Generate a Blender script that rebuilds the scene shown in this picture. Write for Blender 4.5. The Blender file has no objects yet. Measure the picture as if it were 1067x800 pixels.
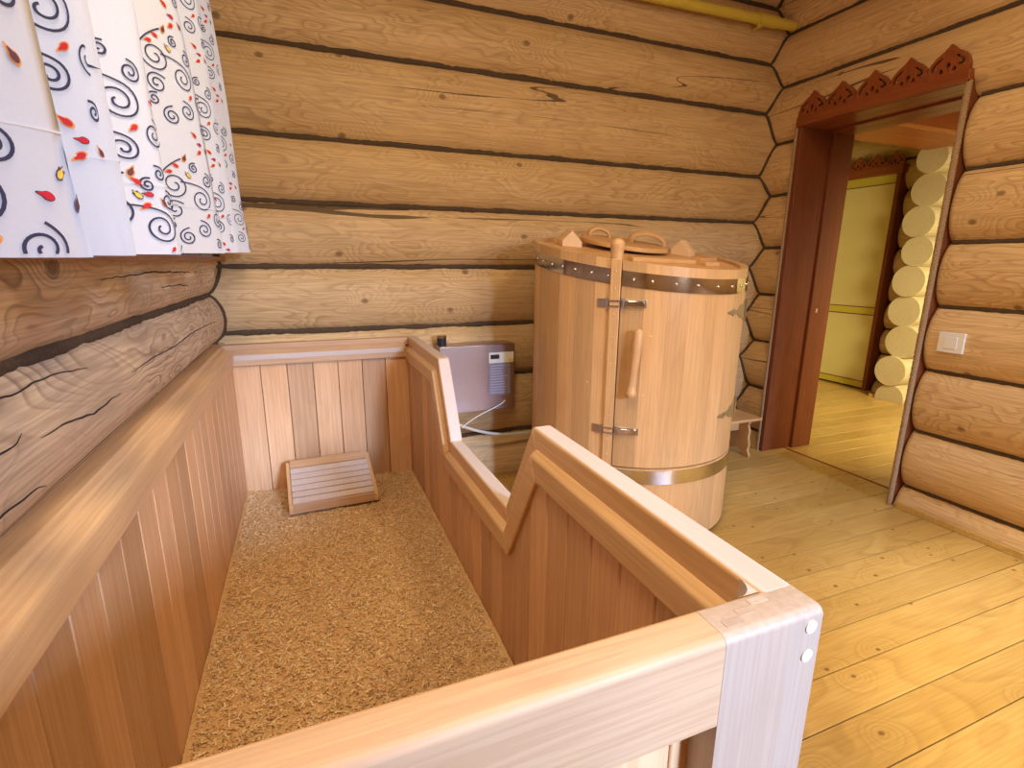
import bpy, bmesh, math, random
from mathutils import Vector, Matrix, noise
PI = math.pi
rnd = random.Random(7)
col = bpy.context.scene.collection

# ------------------------------------------------------------------ camera
F_PX = 534.2
yaw, pit, rol = math.radians(-21.687), math.radians(-13.266), math.radians(0.406)
Fw = Vector((-math.sin(yaw)*math.cos(pit), math.cos(yaw)*math.cos(pit), math.sin(pit)))
Rt = Vector((math.cos(yaw), math.sin(yaw), 0)); Up = Rt.cross(Fw)
r_ = Rt*math.cos(rol) + Up*math.sin(rol); u_ = -Rt*math.sin(rol) + Up*math.cos(rol)
cd = bpy.data.cameras.new('camera'); cam = bpy.data.objects.new('camera', cd); col.objects.link(cam)
cd.sensor_width = 36; cd.lens = F_PX/1067*36; cd.clip_start = .02
M4 = Matrix((r_, u_, -Fw)).transposed().to_4x4(); M4.translation = Vector((.4426, -2.8763, 1.3))
cam.matrix_world = M4
bpy.context.scene.camera = cam

# ------------------------------------------------------------------ light
vs = bpy.context.scene.view_settings
vs.view_transform = 'Standard'; vs.look = 'None'; vs.gamma = 1; vs.use_curve_mapping = False
vs.exposure = 0.0
w = bpy.data.worlds.new('world'); bpy.context.scene.world = w; w.use_nodes = True
w.node_tree.nodes['Background'].inputs[0].default_value = (.62, .75, 1, 1)
w.node_tree.nodes['Background'].inputs[1].default_value = 1.6

def area(name, loc, to, size, power, color, sy=None, shape='RECTANGLE', spread=PI):
    l = bpy.data.lights.new(name, 'AREA'); l.energy = power; l.color = color; l.shape = shape
    l.size = size; l.size_y = sy or size; l.spread = spread
    o = bpy.data.objects.new(name, l); col.objects.link(o); o.location = loc
    o.rotation_euler = (Vector(to)-Vector(loc)).to_track_quat('-Z', 'Y').to_euler()
    return o
WARM = (1, .79, .50)
area('daylight_front_window', (2.75, -8.4, 3.05), (.50, -.5, .3), 1.1, 320, (.42, .60, 1), 1.1, spread=math.radians(80))
area('side_window_fill', (2.8, -5.12, 1.75), (.4, -1.3, 1.2), .7, 19, (1, .90, .76), .9, spread=math.radians(90))  # soft warm fill added to lift the left log and curtain
area('daylight_left_window', (-.55, -1.2, 1.95), (.3, -1.2, 1.8), 1.6, 8, (.66, .78, 1), 1.0)
area('ceiling_lamp_light', (.55, -2.35, 2.96), (.55, -2.35, 0), .6, 40, WARM, shape='DISK')
area('ceiling_lamp_light_right', (2.1, -2.3, 2.96), (2.1, -2.3, 0), .7, 27, WARM, shape='DISK')
area('far_room_fill', (4.7, -2.2, 1.5), (5.5, .4, .3), 1.0, 64, (1, .90, .54), 1.2, spread=math.radians(100))  # low yellow light added to brighten the far room; no window stands there
sp = bpy.data.lights.new('floor_pool_spot', 'SPOT'); sp.energy = 430; sp.color = (1, .90, .68)  # spot added to lay the warm pool of light on the floor
sp.spot_size = math.radians(46); sp.spot_blend = .6; sp.shadow_soft_size = .05
so = bpy.data.objects.new('floor_pool_spot', sp); col.objects.link(so); so.location = (2.2, -3.6, 2.9)
so.rotation_euler = (Vector((2.75, -2.75, 0))-Vector(so.location)).to_track_quat('-Z', 'Y').to_euler()

# ------------------------------------------------------------------ materials
def mat(name):
    m = bpy.data.materials.new(name); m.use_nodes = True
    nt = m.node_tree; return m, nt, nt.nodes['Principled BSDF']
def N(nt, t, **k):
    n = nt.nodes.new(t)
    for a, b in k.items(): setattr(n, a, b)
    return n
def math_n(nt, op, a, b=None, c=None, clamp=False):
    n = N(nt, 'ShaderNodeMath', operation=op); n.use_clamp = clamp
    for i, v in enumerate((a, b, c)):
        if v is None: continue
        if isinstance(v, (int, float)): n.inputs[i].default_value = v
        else: nt.links.new(v, n.inputs[i])
    return n.outputs[0]
def mix(nt, fac, a, b, mode='MIX'):
    n = N(nt, 'ShaderNodeMix', data_type='RGBA', blend_type=mode)
    if isinstance(fac, (int, float)): n.inputs[0].default_value = fac
    else: nt.links.new(fac, n.inputs[0])
    for i, v in ((6, a), (7, b)):
        if isinstance(v, (tuple, list)): n.inputs[i].default_value = (*v[:3], 1)
        else: nt.links.new(v, n.inputs[i])
    return n.outputs[2]
def ramp(nt, fac, stops):
    n = N(nt, 'ShaderNodeValToRGB'); cr = n.color_ramp
    while len(cr.elements) < len(stops): cr.elements.new(.5)
    for e, (p, c) in zip(cr.elements, stops):
        e.position = p; e.color = (*c, 1) if len(c) == 3 else c
    nt.links.new(fac, n.inputs[0]); return n.outputs[0]

def wood(name, base, dark, light=None, axis=0, stretch=9., figure=.5, freq=16., knots=True, kn_scale=3.0,
         rough=.5, scale=1.0, bump=.12, cracks=False, fibre=.35, tint=.25, coat=0, kn_r=.035, seed=0., fscale=1.3, nax=None, kn_on=.62, crk=.50):
    """figured wood: iso-lines of stretched noise give the flat-sawn pattern; knots bend them; axis = grain direction"""
    m, nt, bs = mat(name); L = nt.links
    tc = N(nt, 'ShaderNodeTexCoord'); oi = N(nt, 'ShaderNodeObjectInfo')
    at = N(nt, 'ShaderNodeAttribute', attribute_name='tint')
    off = math_n(nt, 'MULTIPLY', oi.outputs['Random'], 37.)
    off2 = math_n(nt, 'MULTIPLY_ADD', at.outputs['Fac'], 23., off)
    off2 = math_n(nt, 'ADD', off2, seed)
    cmb = N(nt, 'ShaderNodeCombineXYZ')
    for i in range(3): L.new(off2, cmb.inputs[i])
    add = N(nt, 'ShaderNodeVectorMath', operation='ADD'); L.new(tc.outputs['Object'], add.inputs[0]); L.new(cmb.outputs[0], add.inputs[1])
    P = add.outputs[0]
    def mapped(s):
        mp = N(nt, 'ShaderNodeMapping'); L.new(P, mp.inputs[0]); mp.inputs['Scale'].default_value = s; return mp.outputs[0]
    def ax(long, cross):
        v = [cross*scale]*3; v[axis] = long*scale; return tuple(v)
    # large figure
    n1 = N(nt, 'ShaderNodeTexNoise'); L.new(mapped(ax(stretch/9., stretch/9.*3.6)), n1.inputs[0])
    n1.inputs['Scale'].default_value = fscale; n1.inputs['Detail'].default_value = 2.2; n1.inputs['Roughness'].default_value = .45
    n1.inputs['Distortion'].default_value = .35
    val = n1.outputs[0]
    if knots:
        vo = N(nt, 'ShaderNodeTexVoronoi'); sx_ = N(nt, 'ShaderNodeSeparateXYZ'); L.new(mapped(ax(.8, 1.15)), sx_.inputs[0]); nx_ = nax if nax is not None else 1
        oth = [i for i in range(3) if i != nx_]; cx_ = N(nt, 'ShaderNodeCombineXYZ'); L.new(sx_.outputs[oth[0]], cx_.inputs[0]); L.new(sx_.outputs[oth[1]], cx_.inputs[1])
        vo.voronoi_dimensions = '2D'; L.new(cx_.outputs[0], vo.inputs['Vector']); vo.inputs['Scale'].default_value = kn_scale
        vo.inputs['Randomness'].default_value = 1
        d = vo.outputs['Distance']
        # only some cells hold a knot
        sel = N(nt, 'ShaderNodeSeparateColor'); L.new(vo.outputs['Color'], sel.inputs[0])
        on = math_n(nt, 'GREATER_THAN', sel.outputs[0], kn_on)
        g = math_n(nt, 'MULTIPLY', math_n(nt, 'EXPONENT', math_n(nt, 'MULTIPLY', math_n(nt, 'MULTIPLY', d, d), -28.)), on)
        val = math_n(nt, 'MULTIPLY_ADD', g, .28, val)
        kr = kn_r*kn_scale
        core = math_n(nt, 'MULTIPLY', math_n(nt, 'SUBTRACT', 1., math_n(nt, 'SMOOTH_MIN', math_n(nt, 'DIVIDE', d, kr), 1., .1), clamp=True), 3., clamp=True)
        core = math_n(nt, 'MULTIPLY', core, on)
        ring = math_n(nt, 'MULTIPLY', math_n(nt, 'SUBTRACT', 1., math_n(nt, 'MULTIPLY', math_n(nt, 'ABSOLUTE', math_n(nt, 'SUBTRACT', math_n(nt, 'DIVIDE', d, kr), 1.)), 6.), clamp=True), on)
    ph = math_n(nt, 'MULTIPLY', val, freq)
    fr = math_n(nt, 'FRACT', ph)
    band = ramp(nt, fr, [(0, (0, 0, 0)), (.55, (.35, .35, .35)), (.82, (1, 1, 1)), (.93, (.25, .25, .25)), (1, (0, 0, 0))])
    # break the lines up
    n3 = N(nt, 'ShaderNodeTexNoise'); L.new(mapped(ax(1.2, 2.5)), n3.inputs[0]); n3.inputs['Scale'].default_value = 1.7
    msk = ramp(nt, n3.outputs[0], [(.32, (.15, .15, .15)), (.62, (1, 1, 1))])
    # fibre
    n2 = N(nt, 'ShaderNodeTexNoise'); L.new(mapped(ax(1.6, 60.)), n2.inputs[0]); n2.inputs['Scale'].default_value = 2.5; n2.inputs['Detail'].default_value = 4
    # blotches
    n4 = N(nt, 'ShaderNodeTexNoise'); L.new(mapped(ax(1., 1.8)), n4.inputs[0]); n4.inputs['Scale'].default_value = 1.1; n4.inputs['Detail'].default_value = 3
    c = mix(nt, ramp(nt, n4.outputs[0], [(.3, (0, 0, 0)), (.7, (1, 1, 1))]), base, light or tuple(min(1, v*1.25) for v in base))
    f1 = math_n(nt, 'MULTIPLY', math_n(nt, 'MULTIPLY', band, msk), figure)
    c = mix(nt, f1, c, dark)
    f2 = math_n(nt, 'MULTIPLY', ramp(nt, n2.outputs[0], [(.42, (1, 1, 1)), (.58, (0, 0, 0))]), fibre)
    c = mix(nt, f2, c, dark)
    if tint:
        tv = math_n(nt, 'MULTIPLY_ADD', at.outputs['Fac'], 2*tint, 1-tint)
        hs = N(nt, 'ShaderNodeHueSaturation'); L.new(c, hs.inputs['Color']); L.new(tv, hs.inputs['Value'])
        hs.inputs['Hue'].default_value = .5; c = hs.outputs[0]
    if knots:
        kd = tuple(v*.28 for v in dark)
        c = mix(nt, math_n(nt, 'MULTIPLY', core, .8), c, tuple(v*.55 for v in dark))
        c = mix(nt, math_n(nt, 'MULTIPLY', ring, .75), c, kd)
    hgt = f2
    if cracks:
        n5 = N(nt, 'ShaderNodeTexNoise'); L.new(mapped(ax(.10, 2.4)), n5.inputs[0]); n5.inputs['Scale'].default_value = 1.6; n5.inputs['Detail'].default_value = 2.5
        n5.inputs['Roughness'].default_value = .4
        dd = math_n(nt, 'ABSOLUTE', math_n(nt, 'SUBTRACT', n5.outputs[0], .5))
        n6 = N(nt, 'ShaderNodeTexNoise'); L.new(mapped(ax(.9, .9)), n6.inputs[0]); n6.inputs['Scale'].default_value = 1.2
        wd = math_n(nt, 'MULTIPLY', math_n(nt, 'SUBTRACT', n6.outputs[0], crk, clamp=True), .035)
        ck = math_n(nt, 'LESS_THAN', dd, wd)
        c = mix(nt, math_n(nt, 'MULTIPLY', ck, .85), c, tuple(v*.2 for v in dark))
        hgt = math_n(nt, 'ADD', math_n(nt, 'MULTIPLY', ck, 3.), f2)
    L.new(c, bs.inputs['Base Color']); bs.inputs['Roughness'].default_value = rough
    if coat: bs.inputs['Coat Weight'].default_value = coat; bs.inputs['Coat Roughness'].default_value = .25
    bs.inputs['Specular IOR Level'].default_value = .35
    bp = N(nt, 'ShaderNodeBump'); bp.inputs['Strength'].default_value = bump; bp.inputs['Distance'].default_value = .004; bp.invert = True
    L.new(hgt, bp.inputs['Height']); L.new(bp.outputs[0], bs.inputs['Normal'])
    return m
def plain(name, c, rough=.5, metal=0, bump=0, bscale=80, var=.12):
    m, nt, bs = mat(name)
    tc = N(nt, 'ShaderNodeTexCoord'); n = N(nt, 'ShaderNodeTexNoise'); nt.links.new(tc.outputs['Object'], n.inputs[0])
    n.inputs['Scale'].default_value = bscale; n.inputs['Detail'].default_value = 3
    nt.links.new(mix(nt, n.outputs[0], tuple(v*(1-var) for v in c), tuple(min(1, v*(1+var)) for v in c)), bs.inputs['Base Color'])
    bs.inputs['Roughness'].default_value = rough; bs.inputs['Metallic'].default_value = metal
    if bump:
        b = N(nt, 'ShaderNodeBump'); b.inputs['Strength'].default_value = bump; b.inputs['Distance'].default_value = .003
        nt.links.new(n.outputs[0], b.inputs['Height']); nt.links.new(b.outputs[0], bs.inputs['Normal'])
    return m
M = {}
M['log'] = wood('log_pine', (.58, .385, .175), (.30, .165, .062), (.68, .47, .235), fscale=2.2, freq=15, figure=.60, nax=1, cracks=True, rough=.6, knots=True, kn_scale=2.6, kn_r=.014, fibre=.34, tint=0)
M['log_right'] = wood('log_pine_pale', (.66, .44, .205), (.35, .18, .065), (.76, .54, .28), fscale=2.3, freq=15, figure=.60, nax=1, cracks=True, rough=.6, knots=True, kn_scale=2.6, kn_r=.013, fibre=.32, tint=0, seed=4.3)
M['log_left'] = wood('log_pine_grey', (.64, .475, .31), (.23, .145, .09), (.76, .60, .43), fscale=2.2, freq=17, figure=.85, nax=1, crk=.42, cracks=True, rough=.6, knots=True, kn_scale=3.0, kn_r=.020, fibre=.32, tint=0, seed=9.1)
M['log_far'] = wood('log_pine_yellow', nax=1, base=(.66, .50, .24), dark=(.42, .26, .09), light=(.74, .60, .32), freq=11, figure=.35, rough=.6, knots=True, kn_scale=2.0, kn_r=.03, tint=0)
M['log_end'] = wood('log_end_grain', (.54, .43, .24), (.36, .25, .11), (.62, .51, .30), freq=20, figure=.25, rough=.7, knots=False, tint=0, stretch=20)
M['floor'] = wood('floor_pine', (.53, .325, .085), (.27, .135, .026), (.61, .40, .13), freq=14, figure=.38, rough=.34, knots=True, kn_scale=4.0, kn_r=.0075, nax=2, kn_on=.35, fibre=.22, tint=.10, coat=.25, stretch=6)
M['cedar'] = wood('cedar_staves', (.63, .36, .175), (.40, .19, .08), (.71, .44, .235), axis=2, freq=7, figure=.18, rough=.45, knots=False, fibre=.30, tint=.22)
M['cedar_rail'] = wood('cedar_rail_y', (.64, .385, .18), (.40, .20, .08), (.72, .46, .23), axis=1, freq=6, figure=.15, rough=.38, knots=False, fibre=.25, tint=.12, coat=.1)
M['cedar_rail_x'] = wood('cedar_rail_x', (.52, .31, .165), (.34, .165, .075), (.60, .385, .215), axis=0, freq=6, figure=.15, rough=.55, knots=False, fibre=.25, tint=.12)
M['pale_lit_wood'] = wood('pale_lit_cap_wood', (.56, .44, .365), (.43, .31, .24), (.62, .51, .44), axis=1, freq=5, figure=.10, rough=.4, knots=False, fibre=.18, tint=.1)  # pale slats and fillet; on the rail tops the paleness is painted light
M['post_wood'] = wood('pale_post_wood', (.42, .31, .225), (.31, .20, .13), (.49, .38, .29), axis=2, freq=6, figure=.15, rough=.42, knots=False, fibre=.22, tint=.1)
M['dowel'] = plain('dowel_end', (.80, .68, .55), .5)
M['barrel'] = wood('barrel_cedar', (.60, .345, .145), (.37, .18, .06), (.68, .42, .19), axis=2, freq=6, figure=.16, rough=.36, knots=False, fibre=.24, tint=.17, coat=.2)
M['barrel_lid'] = wood('barrel_lid_wood', (.60, .33, .13), (.40, .19, .06), (.68, .40, .17), axis=0, freq=6, figure=.15, rough=.42, knots=False, fibre=.24, tint=.12)
M['turned'] = plain('turned_wood', (.62, .36, .16), .4, var=.1, bscale=25)
M['block'] = plain('block_wood', (.72, .46, .23), .5, var=.08, bscale=30)
M['redwood_z'] = wood('red_stained_wood_z', (.19, .048, .015), (.09, .020, .007), (.23, .065, .02), axis=2, freq=6, figure=.25, rough=.5, knots=False, fibre=.3, tint=.1, coat=.06)
M['redwood_y'] = wood('red_stained_wood_y', (.24, .055, .014), (.12, .024, .007), (.29, .078, .02), axis=1, freq=6, figure=.25, rough=.35, knots=False, fibre=.3, tint=.1, coat=.06)
M['beam'] = wood('lit_beam_wood', (.36, .12, .03), (.20, .06, .02), (.42, .15, .04), axis=0, freq=6, figure=.25, rough=.4, knots=False, fibre=.3, tint=.1)  # orange stands in for light on the underside of the red-brown beam
M['caulk'] = plain('jute_caulk', (.075, .045, .022), .95, bump=1, bscale=120, var=.5)
M['caulk_pale'] = plain('jute_caulk_far', (.25, .17, .08), .95, bump=1, bscale=120, var=.5)
M['rope'] = plain('jute_rope', (.36, .24, .13), .9, bump=.6, bscale=200, var=.3)
M['steel'] = plain('polished_steel', (.62, .60, .60), .10, 1, var=.03, bscale=6)
M['steel_dull'] = plain('brushed_steel', (.50, .47, .47), .30, 1, var=.06, bscale=30)
M['hinge'] = plain('galvanised_hinge', (.50, .48, .38), .45, 1, var=.1)
M['casing'] = plain('brushed_casing', (.46, .39, .40), .30, 1, var=.04, bscale=14)
M['white'] = plain('white_plastic', (.80, .79, .76), .35, var=.02)
M['cable'] = plain('white_cable', (.62, .60, .55), .45, var=.03)
M['black'] = plain('black_plastic', (.02, .02, .03), .3)
M['label'] = plain('label_film', (.24, .22, .29), .4)
M['label_print'] = plain('label_print', (.42, .40, .46), .5)
M['display'] = plain('display_sticker', (.75, .74, .66), .45)
M['sticker'] = plain('sticker_yellow', (.72, .62, .20), .5)
M['copper'] = plain('brass_screw', (.80, .60, .38), .35, .6)
M['pipe'] = plain('yellow_pipe_paint', (.62, .50, .07), .42, var=.05, bscale=15)
M['panel'] = plain('yellow_door_panel', (.70, .62, .27), .5, var=.05, bscale=3)
M['panel_trim'] = plain('yellow_green_trim', (.58, .50, .06), .45)
M['maroon'] = plain('maroon_line', (.15, .03, .03), .5)
M['ceiling'] = wood('ceiling_board', (.60, .42, .2), (.4, .25, .1), axis=1, freq=8, figure=.3, knots=True, tint=.08)
M['ceiling_far'] = plain('pale_ceiling', (.55, .55, .38), .7)
M['sill'] = plain('sill_wood', (.28, .10, .035), .4)
M['opal'] = plain('opal_lamp_glass', (.85, .82, .75), .4)

# sawdust
m, nt, bs = mat('sawdust'); M['sawdust'] = m
at = N(nt, 'ShaderNodeAttribute', attribute_name='tint'); tc = N(nt, 'ShaderNodeTexCoord')
n = N(nt, 'ShaderNodeTexNoise'); nt.links.new(tc.outputs['Object'], n.inputs[0]); n.inputs['Scale'].default_value = 160; n.inputs['Detail'].default_value = 4
nt.links.new(ramp(nt, math_n(nt, 'ADD', at.outputs['Fac'], math_n(nt, 'MULTIPLY', math_n(nt, 'SUBTRACT', n.outputs[0], .5), .5)),
             [(0, (.36, .19, .07)), (.5, (.72, .46, .21)), (1, (.92, .72, .44))]), bs.inputs['Base Color'])
bs.inputs['Roughness'].default_value = .8
bp = N(nt, 'ShaderNodeBump'); bp.inputs['Strength'].default_value = .8; bp.inputs['Distance'].default_value = .006
nt.links.new(n.outputs[0], bp.inputs['Height']); nt.links.new(bp.outputs[0], bs.inputs['Normal'])
# curtain cloth
m, nt, bs = mat('curtain_cloth'); M['cloth'] = m
tc = N(nt, 'ShaderNodeTexCoord'); n = N(nt, 'ShaderNodeTexNoise'); nt.links.new(tc.outputs['Object'], n.inputs[0]); n.inputs['Scale'].default_value = 300
nt.links.new(mix(nt, n.outputs[0], (.71, .72, .77), (.78, .79, .84)), bs.inputs['Base Color']); bs.inputs['Roughness'].default_value = .9
tr = N(nt, 'ShaderNodeBsdfTranslucent'); tr.inputs[0].default_value = (.7, .72, .8, 1)
mx = N(nt, 'ShaderNodeMixShader'); mx.inputs[0].default_value = .3
nt.links.new(bs.outputs[0], mx.inputs[1]); nt.links.new(tr.outputs[0], mx.inputs[2]); nt.links.new(mx.outputs[0], nt.nodes['Material Output'].inputs[0])
for k, c in dict(ink=(.035, .035, .075), red=(.55, .015, .03), plum=(.12, .04, .05), amber=(.75, .33, .10), yellow=(.70, .52, .08), slate=(.16, .17, .26)).items():
    M['print_'+k] = plain('print_'+k, c, .9, var=.1)
# window glass
m, nt, bs = mat('window_glass'); M['glass'] = m
bs.inputs['Transmission Weight'].default_value = 1; bs.inputs['Roughness'].default_value = 0; bs.inputs['IOR'].default_value = 1.45
lp = N(nt, 'ShaderNodeBsdfTransparent'); mx = N(nt, 'ShaderNodeMixShader'); gl = N(nt, 'ShaderNodeBsdfGlossy'); gl.inputs['Roughness'].default_value = .02
fr = N(nt, 'ShaderNodeFresnel'); nt.links.new(fr.outputs[0], mx.inputs[0])
nt.links.new(lp.outputs[0], mx.inputs[1]); nt.links.new(gl.outputs[0], mx.inputs[2]); nt.links.new(mx.outputs[0], nt.nodes['Material Output'].inputs[0])

# ------------------------------------------------------------------ mesh helpers
class MB:
    def __init__(s): s.v = []; s.f = []; s.t = []; s.m = []
    def add(s, vs, fs, tint=.5, mi=0):
        o = len(s.v); s.v += [tuple(v) for v in vs]
        for f in fs: s.f.append(tuple(i+o for i in f)); s.t.append(tint); s.m.append(mi)
        return s
    def box(s, a, b, tint=.5, mi=0):
        (x0, y0, z0), (x1, y1, z1) = a, b
        x0, x1 = sorted((x0, x1)); y0, y1 = sorted((y0, y1)); z0, z1 = sorted((z0, z1))
        V = [(x0, y0, z0), (x1, y0, z0), (x1, y1, z0), (x0, y1, z0), (x0, y0, z1), (x1, y0, z1), (x1, y1, z1), (x0, y1, z1)]
        return s.add(V, [(0, 3, 2, 1), (4, 5, 6, 7), (0, 1, 5, 4), (1, 2, 6, 5), (2, 3, 7, 6), (3, 0, 4, 7)], tint, mi)
    def prism(s, poly, fn0, fn1, tint=.5, mi=0):
        """poly: 2-D outline; fn0/fn1 lift it to the two 3-D sides"""
        n = len(poly); V = [fn0(*q) for q in poly]+[fn1(*q) for q in poly]
        return s.add(V, [tuple(range(n-1, -1, -1)), tuple(range(n, 2*n))]+[(i, (i+1) % n, n+(i+1) % n, n+i) for i in range(n)], tint, mi)
    def tube(s, pts, r, n=8, tint=.5, mi=0, flat=1.0, cap=True):
        pts = [Vector(p) for p in pts]; rings = []; ref = None
        for i, p in enumerate(pts):
            d = (pts[min(i+1, len(pts)-1)]-pts[max(i-1, 0)]).normalized()
            if ref is None: ref = Vector((0, 0, 1)) if abs(d.z) < .9 else Vector((1, 0, 0))
            a = (ref-d*ref.dot(d)).normalized(); b = d.cross(a); ref = a
            rr = r[i] if isinstance(r, (list, tuple)) else r
            rings.append([p+(a*math.cos(t)+b*math.sin(t)*flat)*rr for t in (2*PI*k/n for k in range(n))])
        V = [v for g in rings for v in g]; F = []
        for i in range(len(pts)-1):
            for k in range(n): F.append((i*n+k, i*n+(k+1) % n, (i+1)*n+(k+1) % n, (i+1)*n+k))
        if cap: F += [tuple(range(n-1, -1, -1)), tuple(range(len(V)-n, len(V)))]
        return s.add(V, F, tint, mi)
    def lathe(s, prof, c=(0, 0, 0), n=24, axis=(0, 0, 1), tint=.5, mi=0):
        q = Vector((0, 0, 1)).rotation_difference(Vector(axis)); V = []; F = []
        for (r, h) in prof:
            for k in range(n):
                t = 2*PI*k/n; V.append(Vector(c)+q @ Vector((r*math.cos(t), r*math.sin(t), h)))
        for i in range(len(prof)-1):
            for k in range(n): F.append((i*n+k, i*n+(k+1) % n, (i+1)*n+(k+1) % n, (i+1)*n+k))
        F += [tuple(range(n-1, -1, -1)), tuple(range(len(V)-n, len(V)))]
        return s.add(V, F, tint, mi)
    def build(s, name, mats, parent=None, smooth=None, bevel=0, seg=2, loc=None, mw=None):
        me = bpy.data.meshes.new(name); me.from_pydata(s.v, [], s.f); me.update()
        a = me.attributes.new('tint', 'FLOAT', 'FACE'); a.data.foreach_set('value', s.t)
        for k in (mats if isinstance(mats, (list, tuple)) else [mats]): me.materials.append(M[k] if isinstance(k, str) else k)
        me.polygons.foreach_set('material_index', s.m)
        bm = bmesh.new(); bm.from_mesh(me); bmesh.ops.recalc_face_normals(bm, faces=bm.faces); bm.to_mesh(me); bm.free()
        if smooth is not None: me.shade_smooth(); me.set_sharp_from_angle(angle=math.radians(smooth))
        o = bpy.data.objects.new(name, me); col.objects.link(o)
        if mw is not None: o.matrix_world = mw
        if loc: o.location = loc
        if parent:
            o.parent = parent
            if parent.type == 'EMPTY' or True: o.matrix_parent_inverse = parent_mw(parent).inverted()
        if bevel:
            bv = o.modifiers.new('bevel', 'BEVEL'); bv.width = bevel; bv.segments = seg; bv.limit_method = 'ANGLE'; bv.angle_limit = math.radians(35)
            me.shade_smooth(); me.set_sharp_from_angle(angle=math.radians(50))
        return o
def parent_mw(o):
    return o.matrix_basis.copy() if o.parent is None else parent_mw(o.parent) @ o.matrix_parent_inverse @ o.matrix_basis
def thing(name, label, cat, loc=(0, 0, 0), group=None):
    o = bpy.data.objects.new(name, None); col.objects.link(o); o.location = loc; o.empty_display_size = .1
    o['label'] = label; o['category'] = cat
    if group: o['group'] = group
    return o
def tag(o, label, cat, group=None, kind=None):
    o['label'] = label; o['category'] = cat
    if group: o['group'] = group
    if kind: o['kind'] = kind
    return o
def struct(name, loc=(0, 0, 0), label=None):
    o = bpy.data.objects.new(name, None); col.objects.link(o); o.location = loc; o['kind'] = 'structure'
    if label: o['label'] = label
    return o

# ------------------------------------------------------------------ log walls
W = 3.466; B = .075; YF = -4.9; ZT = 3.05
SB = [-.05, .283, .649, .952, 1.277, 1.584, 1.883, 2.277, 2.569, 2.888, 3.2]
SR = [-.2, .115, .435, .769, 1.0985, 1.414, 1.756, 2.08, 2.424, 2.731, 3.05]
SL = [-.15, .13, .47, .915, 1.145, 1.45, 1.74, 2.09, 2.42, 2.73, 3.05]
def bulge(z, seams, b=B):
    for a, c in zip(seams, seams[1:]):
        if a <= z <= c:
            t = (z-a)/(c-a)*2-1
            return b*(1-t*t)**.62 if abs(t) < 1 else 0
    return 0
def log(parent, mw, z0, z1, L, matname, clip=None, r0=False, r1=False, b=B, depth=.14, notch=None):
    """a log of the wall in a local frame: x along it, y out of the wall, z up; its own object"""
    lo, hi = clip or (z0, z1); lo = max(lo, z0); hi = min(hi, z1)
    if hi-lo < .02: return
    zc = (z0+z1)/2; nz = 20; nx = max(3, int(L/.08)); ph = rnd.random()*50
    xs = [L*i/nx for i in range(nx+1)]
    R = .034
    if r0: xs = [R*(1-math.cos(PI/2*k/6)) for k in range(7)]+[x for x in xs if x > R*1.1]
    if r1: xs = [x for x in xs if x < L-R*1.1]+[L-R*(1-math.cos(PI/2*k/6)) for k in range(6, -1, -1)]
    V = []; F = []; mb = MB(); lo0 = lo
    if notch: xs = sorted([x for x in xs if min(abs(x-notch[0]), abs(x-notch[1])) > .004]+[notch[0]-.001, notch[0]+.001, notch[1]-.001, notch[1]+.001])
    for x in xs:
        lo = notch[2] if notch and notch[0] < x < notch[1] else lo0
        e = 0
        if r0 and x < R: e = max(e, 1-x/R)
        if r1 and L-x < R: e = max(e, 1-(L-x)/R)
        k_end = 1-math.sqrt(max(0, 1-e*e))
        for j in range(nz+1):
            t = -math.cos(PI*j/nz); z = zc+t*(z1-z0)/2
            zz = min(max(z, lo), hi); tt = (zz-zc)/((z1-z0)/2)
            y = b*max(0, 1-tt*tt)**.62
            und = .005*noise.noise(Vector((x*1.3+ph, zz*2.5, ph)))+.0025*noise.noise(Vector((x*5+ph, zz*9, ph)))
            y += und*(1-abs(tt))*1.6
            y -= k_end*.03
            V.append((x, y, zz-zc))
        V.append((x, -depth, hi-zc)); V.append((x, -depth, lo-zc))
    n = nz+3
    for i in range(len(xs)-1):
        for j in range(n): F.append((i*n+j, i*n+(j+1) % n, (i+1)*n+(j+1) % n, (i+1)*n+j))
    F += [tuple(range(n)), tuple(range(len(V)-1, len(V)-n-1, -1))]
    mb.add(V, F)
    return mb.build('log', matname, parent, smooth=50, mw=mw @ Matrix.Translation((0, 0, zc)))
def frame(origin, xdir, ydir):
    x = Vector(xdir); y = Vector(ydir); z = Vector((0, 0, 1)); m = Matrix((x, y, z)).transposed().to_4x4(); m.translation = Vector(origin); return m
def wob(pts, a, f=9):
    return [(p[0], p[1], p[2]+a*noise.noise(Vector((p[0]*f, p[1]*f, p[2]*f+3)))) if True else p for p in pts]
def seam(mb, p0, p1, r=.017):
    n = max(2, int((Vector(p1)-Vector(p0)).length/.02)); P = []; R = []
    for i in range(n+1):
        q = Vector(p0).lerp(Vector(p1), i/n); k = noise.noise(q*6+Vector((5, 5, 5)))
        q.z += .006*k+.003*noise.noise(q*40); P.append(q); R.append(r*(1+.35*noise.noise(q*9)+.25*noise.noise(q*55)))
    mb.tube(P, R, n=8)

wb = struct('wall_back', (0, 0, 0), 'back wall of peeled round logs with dark jute caulking')
fb = frame((W+.1, 0, 0), (-1, 0, 0), (0, -1, 0)); cb = MB()
for a, c in zip(SB, SB[1:]):
    log(wb, fb, a, c, W+.2, 'log', clip=(0, ZT))
    if .02 < c < ZT: seam(cb, (-.05, -.012, c), (W+.02, -.012, c))
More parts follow.
